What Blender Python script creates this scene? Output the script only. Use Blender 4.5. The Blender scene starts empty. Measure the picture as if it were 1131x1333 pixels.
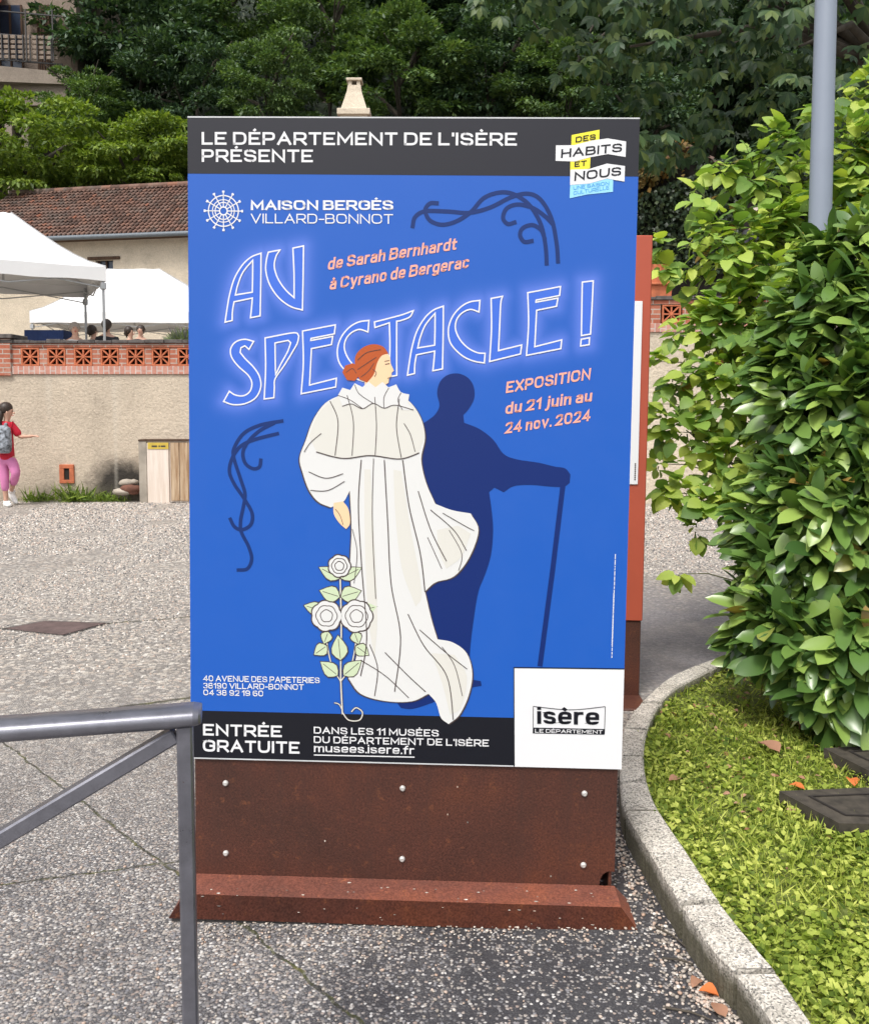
import bpy, math, random
import numpy as np
from mathutils import Matrix, Vector
from mathutils.geometry import tessellate_polygon

sc = bpy.context.scene
COL = sc.collection
PI = math.pi

# ------------------------------------------------------------------ camera
F, CX, CY, H, HOR = 1131.0, 565.5, 602.0, 1.385, 525.0      # measured in photograph pixels (1131 x 1333)
PITCH = math.atan((CY - HOR) / F)
cam = bpy.data.cameras.new('camera')
camo = bpy.data.objects.new('camera', cam)
COL.objects.link(camo)
camo.location = (0, 0, H)
camo.rotation_euler = (PI / 2 - PITCH, 0, 0)
cam.sensor_fit = 'HORIZONTAL'
cam.sensor_width = 36.0
cam.lens = 36.0 * F / 1131.0
cam.shift_y = -(666.5 - CY) / 1131.0
cam.clip_start = 0.05
cam.clip_end = 600
sc.camera = camo

# ------------------------------------------------------------------ sky, sun, exposure
SUN_EL, SUN_AZ = math.radians(58), math.radians(205)         # azimuth measured from +Y clockwise
w = bpy.data.worlds.new('World')
sc.world = w
w.use_nodes = True
nt = w.node_tree
bg = nt.nodes['Background']
sky = nt.nodes.new('ShaderNodeTexSky')
sky.sky_type = 'NISHITA'
sky.sun_disc = False
sky.sun_elevation = SUN_EL
sky.sun_rotation = SUN_AZ
sky.air_density = 1.2
sky.dust_density = 4.0
hs = nt.nodes.new('ShaderNodeHueSaturation')                 # overcast: nearly grey cloud light
hs.inputs['Saturation'].default_value = 0.28
nt.links.new(sky.outputs[0], hs.inputs['Color'])
nt.links.new(hs.outputs[0], bg.inputs[0])
bg.inputs[1].default_value = 0.125
sun = bpy.data.lights.new('sun', 'SUN')
sun.energy = 1.5
sun.angle = math.radians(14)
sun.color = (1.0, 0.965, 0.91)
suno = bpy.data.objects.new('sun', sun)
COL.objects.link(suno)
d = Vector((math.sin(SUN_AZ) * math.cos(SUN_EL), math.cos(SUN_AZ) * math.cos(SUN_EL), math.sin(SUN_EL)))
suno.rotation_euler = d.to_track_quat('Z', 'Y').to_euler()
suno.location = (0, 0, 30)
sc.view_settings.view_transform = 'Standard'
sc.view_settings.look = 'None'
sc.view_settings.gamma = 1
sc.view_settings.exposure = 0.78


# ------------------------------------------------------------------ helpers
def ray(px, py):
    x, y = (px - CX) / F, (py - CY) / F
    c, s = math.cos(PITCH), math.sin(PITCH)
    return Vector((x, c - y * s, -s - y * c))


def at(px, py, Y):
    r = ray(px, py)
    return Vector((0, 0, H)) + r * (Y / r.y)


def gnd(px, py, z=0.0):
    r = ray(px, py)
    return Vector((0, 0, H)) + r * ((z - H) / r.z)


def root_matrix(o):
    while o.parent:
        o = o.parent
    return o.matrix_basis


def mesh_np(name, v, faces, mat=None, smooth=False):
    """faces: int array (n,k)"""
    me = bpy.data.meshes.new(name)
    v = np.asarray(v, np.float32)
    faces = np.asarray(faces, np.int32)
    n, k = faces.shape
    me.vertices.add(len(v))
    me.vertices.foreach_set('co', v.ravel())
    me.loops.add(n * k)
    me.loops.foreach_set('vertex_index', faces.ravel())
    me.polygons.add(n)
    me.polygons.foreach_set('loop_start', np.arange(0, n * k, k, dtype=np.int32))
    if smooth:
        me.polygons.foreach_set('use_smooth', np.ones(n, bool))
    me.update(calc_edges=True)
    me.validate()
    if mat:
        me.materials.append(mat)
    return me


def link(name, me, parent=None, label=None, cat=None, group=None, kind=None):
    o = bpy.data.objects.new(name, me)
    COL.objects.link(o)
    if parent is not None:
        o.parent = parent
    for k, val in (('label', label), ('category', cat), ('group', group), ('kind', kind)):
        if val:
            o[k] = val
    return o


def thing(name, label, cat, loc=(0, 0, 0), group=None, matrix=None):
    o = link(name, None, None, label, cat, group)
    o.empty_display_size = 0.2
    if matrix is not None:
        o.matrix_basis = matrix
    else:
        o.location = loc
    return o


class MB:
    """collects faces of one mesh object; coordinates are world unless local=True at build"""
    def __init__(s):
        s.v, s.f, s.sm = [], [], []

    def add(s, vs, fs, smooth=False):
        n = len(s.v)
        s.v += [tuple(p) for p in vs]
        s.f += [tuple(i + n for i in f) for f in fs]
        s.sm += [smooth] * len(fs)
        return s

    def box(s, x0, x1, y0, y1, z0, z1, m=None):
        vs = [Vector((x, y, z)) for z in (z0, z1) for y in (y0, y1) for x in (x0, x1)]
        if m:
            vs = [m @ p for p in vs]
        return s.add(vs, [(0, 2, 3, 1), (4, 5, 7, 6), (0, 1, 5, 4), (2, 6, 7, 3), (0, 4, 6, 2), (1, 3, 7, 5)])

    def bbox(s, x0, x1, y0, y1, z0, z1, b=0.005, m=None):
        """box with all edges chamfered"""
        vs = []
        for x, sx in ((x0, 1), (x1, -1)):
            for y, sy in ((y0, 1), (y1, -1)):
                for z, sz in ((z0, 1), (z1, -1)):
                    vs += [(x, y + sy * b, z + sz * b), (x + sx * b, y, z + sz * b), (x + sx * b, y + sy * b, z)]
        idx = lambda i, j, k, a: ((i * 2 + j) * 2 + k) * 3 + a
        fs = []
        for i in (0, 1):
            for j in (0, 1):
                for k in (0, 1):
                    fs.append((idx(i, j, k, 0), idx(i, j, k, 1), idx(i, j, k, 2)))
        for i in (0, 1):
            fs.append((idx(i, 0, 0, 0), idx(i, 1, 0, 0), idx(i, 1, 1, 0), idx(i, 0, 1, 0)))
            fs.append((idx(0, i, 0, 1), idx(1, i, 0, 1), idx(1, i, 1, 1), idx(0, i, 1, 1)))
            fs.append((idx(0, 0, i, 2), idx(1, 0, i, 2), idx(1, 1, i, 2), idx(0, 1, i, 2)))
            for j in (0, 1):
                fs.append((idx(i, j, 0, 0), idx(i, j, 1, 0), idx(i, j, 1, 1), idx(i, j, 0, 1)))
                fs.append((idx(i, 0, j, 0), idx(i, 1, j, 0), idx(i, 1, j, 2), idx(i, 0, j, 2)))
                fs.append((idx(0, i, j, 1), idx(1, i, j, 1), idx(1, i, j, 2), idx(0, i, j, 2)))
        vs = [Vector(p) for p in vs]
        if m:
            vs = [m @ p for p in vs]
        return s.add(vs, fs)

    def tube(s, pts, rad, seg=8, cap=True):
        pts = [Vector(p) for p in pts]
        if not hasattr(rad, '__len__'):
            rad = [rad] * len(pts)
        n = len(pts)
        vs, fs = [], []
        up = Vector((0, 0, 1))
        for i, p in enumerate(pts):
            t = (pts[min(i + 1, n - 1)] - pts[max(i - 1, 0)]).normalized()
            a = t.cross(up)
            if a.length < 1e-3:
                a = t.cross(Vector((0, 1, 0)))
            a.normalize()
            b = t.cross(a)
            for k in range(seg):
                an = 2 * PI * k / seg
                vs.append(p + (a * math.cos(an) + b * math.sin(an)) * rad[i])
        for i in range(n - 1):
            for k in range(seg):
                fs.append((i * seg + k, i * seg + (k + 1) % seg, (i + 1) * seg + (k + 1) % seg, (i + 1) * seg + k))
        s.add(vs, fs, True)
        if cap:
            s.add(vs[:seg], [tuple(range(seg))[::-1]])
            s.add(vs[-seg:], [tuple(range(seg))])
        return s

    def bar(s, a, b, wx, wz, side=None):
        """rectangular bar from a to b"""
        a, b = Vector(a), Vector(b)
        t = (b - a).normalized()
        sd = Vector(side) if side else t.cross(Vector((0, 0, 1)))
        if sd.length < 1e-4:
            sd = Vector((1, 0, 0))
        sd = (sd - t * sd.dot(t)).normalized()
        u = sd.cross(t)
        m = Matrix((sd, t, u)).transposed().to_4x4()
        m.translation = a
        return s.bbox(-wx / 2, wx / 2, 0, (b - a).length, -wz / 2, wz / 2, min(wx, wz) * 0.12, m)

    def prism(s, poly, ext):
        """poly: list of 3D points, extruded along vector ext"""
        n = len(poly)
        poly = [Vector(p) for p in poly]
        ext = Vector(ext)
        tri = tessellate_polygon([poly])
        s.add(poly, [tuple(t) for t in tri])
        s.add([p + ext for p in poly], [tuple(t) for t in tri])
        vs = poly + [p + ext for p in poly]
        return s.add(vs, [(i, (i + 1) % n, n + (i + 1) % n, n + i) for i in range(n)])

    def ico(s, c, r, seed=0, sub=1, sq=(1, 1, 1), rough=0.15):
        rng = random.Random(seed)
        import bmesh
        bm = bmesh.new()
        bmesh.ops.create_icosphere(bm, subdivisions=sub, radius=1)
        vs = [Vector((v.co.x * sq[0], v.co.y * sq[1], v.co.z * sq[2])) * r * (1 + rng.uniform(-rough, rough)) + Vector(c) for v in bm.verts]
        fs = [tuple(v.index for v in f.verts) for f in bm.faces]
        bm.free()
        return s.add(vs, fs, True)

    def build(s, name, mat, parent=None, local=False, **kw):
        me = bpy.data.meshes.new(name)
        vs = s.v
        if parent is not None and not local:
            inv = root_matrix(parent).inverted()
            vs = [inv @ Vector(p) for p in vs]
        me.from_pydata([tuple(p) for p in vs], [], s.f)
        if any(s.sm):
            me.polygons.foreach_set('use_smooth', s.sm)
        me.materials.append(mat)
        me.update()
        return link(name, me, parent, **kw)


# ------------------------------------------------------------------ materials
def lin(r, g, b):
    f = lambda c: c / 255 / 12.92 if c / 255 <= 0.04045 else ((c / 255 + 0.055) / 1.055) ** 2.4
    return (f(r), f(g), f(b), 1)


class N:
    def __init__(s, name):
        s.m = bpy.data.materials.new(name)
        s.m.use_nodes = True
        s.t = s.m.node_tree
        s.b = s.t.nodes['Principled BSDF']

    def n(s, typ, **kw):
        x = s.t.nodes.new('ShaderNode' + typ)
        for k, v in kw.items():
            setattr(x, k, v)
        return x

    def l(s, a, b):
        s.t.links.new(a, b)

    def coord(s, which='Object'):
        return s.n('TexCoord').outputs[which]

    def noise(s, scale, detail=4, rough=0.6, vec=None):
        x = s.n('TexNoise')
        x.inputs['Scale'].default_value = scale
        x.inputs['Detail'].default_value = detail
        x.inputs['Roughness'].default_value = rough
        s.l(vec if vec is not None else s.coord(), x.inputs['Vector'])
        return x.outputs['Fac']

    def ramp(s, fac, stops, interp='LINEAR'):
        x = s.n('ValToRGB')
        r = x.color_ramp
        r.interpolation = interp
        while len(r.elements) < len(stops):
            r.elements.new(0.5)
        for e, (p, c) in zip(r.elements, stops):
            e.position = p
            e.color = c if len(c) == 4 else (*c, 1)
        s.l(fac, x.inputs[0])
        return x.outputs[0]

    def mix(s, fac, a, b, mode='MIX'):
        x = s.n('Mix', data_type='RGBA', blend_type=mode)
        for sock, val in ((x.inputs[0], fac), (x.inputs[6], a), (x.inputs[7], b)):
            if hasattr(val, 'is_output'):
                s.l(val, sock)
            elif isinstance(val, (int, float)):
                sock.default_value = val
            else:
                sock.default_value = val if len(val) == 4 else (*val, 1)
        return x.outputs[2]

    def math(s, op, a, b=0.0, clamp=False):
        x = s.n('Math', operation=op, use_clamp=clamp)
        for sock, val in ((x.inputs[0], a), (x.inputs[1], b)):
            if hasattr(val, 'is_output'):
                s.l(val, sock)
            else:
                sock.default_value = val
        return x.outputs[0]

    def bump(s, h, strength=0.3, dist=0.01):
        x = s.n('Bump')
        x.inputs['Strength'].default_value = strength
        x.inputs['Distance'].default_value = dist
        s.l(h, x.inputs['Height'])
        s.l(x.outputs[0], s.b.inputs['Normal'])

    def base(s, c):
        if hasattr(c, 'is_output'):
            s.l(c, s.b.inputs['Base Color'])
        else:
            s.b.inputs['Base Color'].default_value = c if len(c) == 4 else (*c, 1)

    def set(s, rough=None, metal=None, spec=None):
        if rough is not None:
            if hasattr(rough, 'is_output'):
                s.l(rough, s.b.inputs['Roughness'])
            else:
                s.b.inputs['Roughness'].default_value = rough
        if metal is not None:
            s.b.inputs['Metallic'].default_value = metal
        if spec is not None:
            s.b.inputs['Specular IOR Level'].default_value = spec
        return s.m


def plain(name, c, rough=0.6, metal=0.0, var=0.12, scale=8.0, spec=0.5):
    n = N(name)
    c = c if len(c) == 4 else (*c, 1)
    lo = tuple(x * (1 - var) for x in c[:3])
    hi = tuple(min(1, x * (1 + var)) for x in c[:3])
    n.base(n.ramp(n.noise(scale, 5), [(0.3, lo), (0.7, hi)]))
    return n.set(rough, metal, spec)


def ink(name, c, rough=0.42):
    n = N(name)
    n.base(c)
    return n.set(rough, 0, 0.4)


def leafmat(name, c0, c1, c2, rough=0.45, trans=0.25, spec=0.4, dead=None):
    """per-leaf colour variation, some light through the blade"""
    n = N(name)
    g = n.n('NewGeometry')
    col = n.ramp(g.outputs['Random Per Island'], [(0.0, c0), (0.5, c1), (.985 if dead else 1.0, c2)] + ([(.993, dead)] if dead else []))
    n.base(col)
    n.set(rough, 0, spec)
    tr = n.n('BsdfTranslucent')
    x = n.mix(1.0, col, (1.3, 1.35, 0.55), 'MULTIPLY')
    n.l(x, tr.inputs['Color'])
    ms = n.n('MixShader')
    ms.inputs[0].default_value = trans
    out = n.t.nodes['Material Output']
    n.l(n.b.outputs[0], ms.inputs[1])
    n.l(tr.outputs[0], ms.inputs[2])
    n.l(ms.outputs[0], out.inputs['Surface'])
    return n.m


def m_corten(name, wet=False, gain=1.0):
    n = N(name)
    big = n.noise(2.2, 5, 0.65)
    fine = n.noise(170, 3, 0.7)
    sp = n.noise(34, 4, 0.7)
    col = n.ramp(big, [(0.30, (0.052, 0.022, 0.016)), (0.5, (0.085, 0.030, 0.020)), (0.70, (0.125, 0.040, 0.020))])
    col = n.mix(0.65, col, n.ramp(fine, [(0.35, (0.35, 0.35, 0.36)), (0.65, (1.35, 1.3, 1.25))]), 'MULTIPLY')
    col = n.mix(n.ramp(sp, [(0.60, (0, 0, 0)), (0.74, (0.6, 0.6, 0.6))]), col, (0.20, 0.07, 0.03))
    # rain streaks and scuffs
    mp = n.n('Mapping')
    mp.inputs['Scale'].default_value = (26, 26, 1.2)
    n.l(n.coord(), mp.inputs['Vector'])
    col = n.mix(n.ramp(n.noise(1.0, 4, .6, mp.outputs[0]), [(.52, (0, 0, 0)), (.72, (.45, .45, .45))]), col, (.055, .024, .018))
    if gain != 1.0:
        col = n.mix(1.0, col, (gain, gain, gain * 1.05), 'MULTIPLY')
    n.base(col)
    n.bump(fine, 0.25, 0.002)
    if wet:
        n.set(n.math('MULTIPLY_ADD', big, 0.25), 0, 0.5)
        n.b.inputs['Roughness'].default_value = 0.3
        r = n.ramp(big, [(0.3, (0.36, 0.36, 0.36)), (0.7, (0.62, 0.62, 0.62))])
        n.l(r, n.b.inputs['Roughness'])
        return n.m
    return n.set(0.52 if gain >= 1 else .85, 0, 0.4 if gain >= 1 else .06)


def m_ground():
    n = N('exposed_aggregate')
    co = n.coord()
    sep = n.n('SeparateXYZ')
    n.l(co, sep.inputs[0])
    X, Y = sep.outputs[0], sep.outputs[1]

    def stones(scale, lo, hi):
        v = n.n('TexVoronoi')
        v.inputs['Scale'].default_value = scale
        wv = n.n('VectorMath', operation='ADD')
        nz = n.n('TexNoise')
        nz.inputs['Scale'].default_value = scale * 0.9
        nz.inputs['Detail'].default_value = 2
        n.l(co, nz.inputs['Vector'])
        sc_ = n.n('VectorMath', operation='SCALE')
        sc_.inputs['Scale'].default_value = 0.7 / scale
        n.l(nz.outputs['Color'], sc_.inputs[0])
        n.l(co, wv.inputs[0])
        n.l(sc_.outputs[0], wv.inputs[1])
        n.l(wv.outputs[0], v.inputs['Vector'])
        s2 = n.n('SeparateColor')
        n.l(v.outputs['Color'], s2.inputs[0])
        col = n.ramp(s2.outputs[0], [(0.0, (0.06, 0.058, 0.06)), (0.16, (0.15, 0.145, 0.15)), (0.34, (0.33, 0.29, 0.25)), (0.5, (0.22, 0.215, 0.225)),
                                     (0.62, (0.46, 0.41, 0.35)), (0.78, (0.33, 0.24, 0.19)), (0.88, (0.62, 0.58, 0.52)), (1.0, (0.72, 0.68, 0.62))])
        keep = n.ramp(v.outputs['Distance'], [(lo, (1, 1, 1)), (hi, (0, 0, 0))])
        return col, keep, v.outputs['Distance'], s2.outputs[1]

    c1, k1, d1, r1 = stones(128, 0.48, 0.66)
    c2, k2, d2, r2 = stones(36, 0.44, 0.62)
    big = n.noise(0.9, 4, 0.6)
    mid = n.noise(3.5, 4, 0.6)
    # share of stones that show: fewer in the worn tarry patch on the right
    rx = n.n('MapRange', clamp=True)
    rx.inputs['From Min'].default_value = -0.62
    rx.inputs['From Max'].default_value = 0.12
    n.l(n.math('ADD', X, n.math('MULTIPLY', n.math('SUBTRACT', mid, 0.5), 0.9)), rx.inputs['Value'])
    ry = n.n('MapRange', clamp=True)
    ry.inputs['From Min'].default_value = 5.0
    ry.inputs['From Max'].default_value = 3.4
    n.l(n.math('ADD', Y, n.math('MULTIPLY', mid, 0.6)), ry.inputs['Value'])
    tar = n.math('MULTIPLY', rx.outputs[0], ry.outputs[0])
    thin = n.math('LESS_THAN', r1, n.math('MULTIPLY', tar, 0.66))
    keep1 = n.math('MULTIPLY', k1, n.math('SUBTRACT', 1.0, thin))
    binder = n.mix(n.math('MULTIPLY', big, 1.0), (0.05, 0.05, 0.055), (0.11, 0.105, 0.105))
    binder = n.mix(n.math('MULTIPLY', tar, 0.6), binder, (0.032, 0.031, 0.034))
    c3, k3, d3, r3 = stones(290, 0.42, 0.62)
    grit = n.math('MULTIPLY', k3, n.math('SUBTRACT', 0.85, n.math('MULTIPLY', tar, 0.72)))
    near = n.mix(keep1, n.mix(grit, binder, n.mix(0.35, c3, (0.12, 0.115, 0.11))), n.mix(0.12, c1, (0.6, 0.56, 0.5)))
    # wet darker blotches
    near = n.mix(n.ramp(mid, [(0.46, (0, 0, 0)), (0.66, (0.45, 0.45, 0.45))]), near, n.mix(1.0, near, (0.55, 0.56, 0.60), 'MULTIPLY'))
    near = n.mix(1.0, near, (.80, .81, .845), 'MULTIPLY')
    far = n.mix(k2, (0.15, 0.14, 0.135), n.mix(0.25, c2, (0.6, 0.55, 0.48)))
    far = n.mix(0.28, far, n.mix(n.ramp(big, [(0.35, (0, 0, 0)), (0.65, (1, 1, 1))]), (0.34, 0.30, 0.26), (0.46, 0.415, 0.36)))
    my = n.n('MapRange', clamp=True)
    my.inputs['From Min'].default_value = 2.6
    my.inputs['From Max'].default_value = 4.6
    n.l(Y, my.inputs['Value'])
    col = n.mix(my.outputs[0], near, far)
    # smooth purple-grey tarmac strip beside the second board
    tx = n.n('MapRange', clamp=True)
    tx.inputs['From Min'].default_value = 0.7
    tx.inputs['From Max'].default_value = 1.1
    n.l(X, tx.inputs['Value'])
    t1 = n.n('MapRange', clamp=True)
    t1.inputs['From Min'].default_value = 7.6
    t1.inputs['From Max'].default_value = 6.2
    n.l(n.math('ADD', Y, n.math('MULTIPLY', mid, 1.2)), t1.inputs['Value'])
    t2 = n.n('MapRange', clamp=True)
    t2.inputs['From Min'].default_value = 3.9
    t2.inputs['From Max'].default_value = 4.3
    n.l(Y, t2.inputs['Value'])
    tm = n.math('MULTIPLY', n.math('MULTIPLY', tx.outputs[0], t1.outputs[0]), n.math('MULTIPLY', t2.outputs[0], 0.8))
    col = n.mix(tm, col, n.ramp(n.noise(60, 3, 0.8), [(0.3, (0.10, 0.095, 0.11)), (0.7, (0.27, 0.255, 0.27))]))
    col = n.mix(n.ramp(n.noise(1.7, 6, .7), [(.56, (0, 0, 0)), (.70, (.38, .38, .38))]), col, n.mix(1.0, col, (.50, .49, .50), 'MULTIPLY'))
    # joints between the slabs: mossy thin lines
    joints = [((0, 963), (236, 1142)), ((236, 1142), (330, 1215)), ((330, 1215), (475, 1336)), ((-40, 1158), (245, 1120)),
              ((-60, 822), (20, 817)), ((135, 812), (250, 803)), ((-40, 948), (250, 908))]
    msk = None
    jit = n.math('MULTIPLY', n.math('SUBTRACT', n.noise(9, 3, 0.7), 0.5), 0.05)
    for a, b in joints:
        A, B = gnd(*a), gnd(*b)
        dx, dy = B.x - A.x, B.y - A.y
        L = math.hypot(dx, dy)
        ux, uy = dx / L, dy / L
        # signed distance and along
        dist = n.math('ADD', n.math('ADD', n.math('MULTIPLY', X, -uy), n.math('MULTIPLY', Y, ux)), A.x * uy - A.y * ux)
        dist = n.math('ABSOLUTE', n.math('ADD', dist, jit))
        al = n.math('ADD', n.math('ADD', n.math('MULTIPLY', X, ux), n.math('MULTIPLY', Y, uy)), -(A.x * ux + A.y * uy))
        wdt = 0.0045 if A.y < 3.6 else 0.014
        mk = n.math('LESS_THAN', dist, wdt)
        mk = n.math('MULTIPLY', mk, n.math('MULTIPLY', n.math('GREATER_THAN', al, 0.0), n.math('LESS_THAN', al, L)))
        msk = mk if msk is None else n.math('MAXIMUM', msk, mk)
    moss = n.ramp(n.noise(14, 3, 0.7), [(0.4, (0.018, 0.017, 0.013)), (0.55, (0.05, 0.055, 0.012)), (0.7, (0.13, 0.12, 0.02))])
    col = n.mix(n.math('MULTIPLY', msk, 0.75), col, moss)
    n.base(col)
    hgt = n.math('SUBTRACT', keep1, n.math('MULTIPLY', d1, 0.6))
    n.bump(hgt, 0.55, 0.004)
    r = n.ramp(mid, [(0.35, (0.75, 0.75, 0.75)), (0.65, (0.42, 0.42, 0.42))])
    n.l(r, n.b.inputs['Roughness'])
    n.b.inputs['Specular IOR Level'].default_value = 0.35
    return n.m


def m_render(name, c, stain=None):
    """roughcast wall render"""
    n = N(name)
    big = n.noise(0.7, 5, 0.65)
    rough = n.noise(26, 4, 0.75)
    cell = n.noise(9, 3, 0.6)
    lo = tuple(x * 0.80 for x in c)
    hi = tuple(x * 1.12 for x in c)
    col = n.ramp(big, [(0.3, lo), (0.7, hi)])
    col = n.mix(n.ramp(n.noise(2.6, 6, .72), [(.54, (0, 0, 0)), (.70, (.34, .34, .34))]), col, tuple(x * .55 for x in c))
    col = n.mix(0.6, col, n.ramp(rough, [(0.3, (0.62, 0.62, 0.62)), (0.7, (1.2, 1.2, 1.2))]), 'MULTIPLY')
    sep = n.n('SeparateXYZ')
    n.l(n.coord(), sep.inputs[0])
    if stain:
        # soot rising from the hole beside the cupboard, streaks below the coping, damp at the foot
        x0, z0 = stain
        dx = n.math('MULTIPLY', n.math('SUBTRACT', sep.outputs[0], x0), 1.0)
        dz = n.math('MULTIPLY', n.math('SUBTRACT', sep.outputs[2], z0), 1.15)
        dd = n.math('ADD', n.math('MULTIPLY', dx, dx), n.math('MULTIPLY', dz, dz))
        dd = n.math('ADD', n.math('SQRT', dd), n.math('MULTIPLY', cell, 0.25))
        col = n.mix(n.ramp(dd, [(0.42, (0.97, 0.97, 0.97)), (0.74, (0, 0, 0))]), col, (0.03, 0.027, 0.024))
        st = n.n('TexNoise')
        mp = n.n('Mapping')
        mp.inputs['Scale'].default_value = (5, 5, 0.25)
        n.l(n.coord(), mp.inputs['Vector'])
        n.l(mp.outputs[0], st.inputs['Vector'])
        st.inputs['Scale'].default_value = 1.0
        col = n.mix(n.ramp(st.outputs['Fac'], [(0.6, (0, 0, 0)), (0.8, (0.4, 0.4, 0.4))]), col, (0.62, 0.58, 0.50))
        ft = n.math('ADD', sep.outputs[2], n.math('MULTIPLY', cell, 0.25))
        col = n.mix(n.ramp(ft, [(0.12, (0.55, 0.55, 0.55)), (0.42, (0, 0, 0))]), col, (0.16, 0.14, 0.105))
    n.base(col)
    n.bump(n.math('ADD', rough, n.math('MULTIPLY', cell, 0.7)), 0.7, 0.03)
    return n.set(0.9, 0, 0.2)


def m_brick(name, c1, c2, mortar, w_=0.22, h_=0.065, soldier=False):
    n = N(name)
    sep = n.n('SeparateXYZ')
    n.l(n.coord(), sep.inputs[0])
    cmb = n.n('CombineXYZ')
    if soldier:
        n.l(sep.outputs[2], cmb.inputs[0])
        n.l(sep.outputs[0], cmb.inputs[1])
    else:
        n.l(sep.outputs[0], cmb.inputs[0])
        n.l(sep.outputs[2], cmb.inputs[1])
    b = n.n('TexBrick')
    n.l(cmb.outputs[0], b.inputs['Vector'])
    b.inputs['Scale'].default_value = 1.0
    b.inputs['Brick Width'].default_value = w_
    b.inputs['Row Height'].default_value = h_
    b.inputs['Mortar Size'].default_value = 0.007
    b.inputs['Color1'].default_value = (*c1, 1)
    b.inputs['Color2'].default_value = (*c2, 1)
    b.inputs['Mortar'].default_value = (*mortar, 1)
    col = n.mix(0.5, b.outputs['Color'], n.ramp(n.noise(14, 5, 0.7), [(0.3, (0.6, 0.6, 0.6)), (0.7, (1.25, 1.2, 1.2))]), 'MULTIPLY')
    col = n.mix(n.ramp(n.noise(2.3, 5, 0.7), [(0.55, (0, 0, 0)), (0.75, (0.55, 0.55, 0.55))]), col, (0.52, 0.44, 0.38))
    n.base(col)
    n.bump(b.outputs['Fac'], -0.4, 0.01)
    return n.set(0.85, 0, 0.2)


def m_wood(name, c, c2):
    n = N(name)
    mp = n.n('Mapping')
    mp.inputs['Scale'].default_value = (14, 14, 1.0)
    n.l(n.coord(), mp.inputs['Vector'])
    g = n.noise(2.2, 6, 0.65, mp.outputs[0])
    n.base(n.ramp(g, [(0.35, c), (0.62, c2)]))
    return n.set(0.8, 0, 0.2)


def m_granite():
    n = N('granite')
    v = n.n('TexVoronoi')
    v.inputs['Scale'].default_value = 230
    n.l(n.coord(), v.inputs['Vector'])
    s2 = n.n('SeparateColor')
    n.l(v.outputs['Color'], s2.inputs[0])
    col = n.ramp(s2.outputs[0], [(0.0, (0.15, 0.148, 0.14)), (0.3, (0.40, 0.375, 0.335)), (0.7, (0.60, 0.56, 0.50)), (1.0, (0.74, 0.70, 0.64))])
    col = n.mix(0.6, col, n.ramp(n.noise(7, 5, 0.7), [(0.35, (0.62, 0.60, 0.55)), (0.65, (1.15, 1.13, 1.1))]), 'MULTIPLY')
    # lichen and dirt low on the faces
    sep = n.n('SeparateXYZ')
    n.l(n.coord(), sep.inputs[0])
    low = n.math('ADD', sep.outputs[2], n.math('MULTIPLY', n.noise(22, 4, 0.7), 0.06))
    col = n.mix(n.ramp(low, [(0.085, (0.9, 0.9, 0.9)), (0.122, (0, 0, 0))]), col, n.mix(n.noise(18, 3), (0.035, 0.033, 0.022), (0.10, 0.09, 0.05)))
    n.base(col)
    n.bump(n.noise(90, 4, 0.75), 0.6, 0.006)
    return n.set(0.85, 0, 0.25)


def m_rail():
    n = N('worn_grey_steel_paint')
    a = n.noise(18, 5, .7)
    col = n.ramp(a, [(.3, (.17, .17, .195)), (.7, (.24, .24, .275))])
    chips = n.ramp(n.noise(60, 4, .8), [(.66, (0, 0, 0)), (.70, (1, 1, 1))])
    col = n.mix(n.math('MULTIPLY', chips, n.ramp(n.noise(5, 3, .6), [(.5, (0, 0, 0)), (.62, (1, 1, 1))])), col, (.10, .035, .018))
    n.base(col)
    n.bump(n.noise(90, 3, .6), .12, .002)
    return n.set(n.ramp(a, [(.3, (.26,) * 3), (.7, (.44,) * 3)]), .7, .5)


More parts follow.
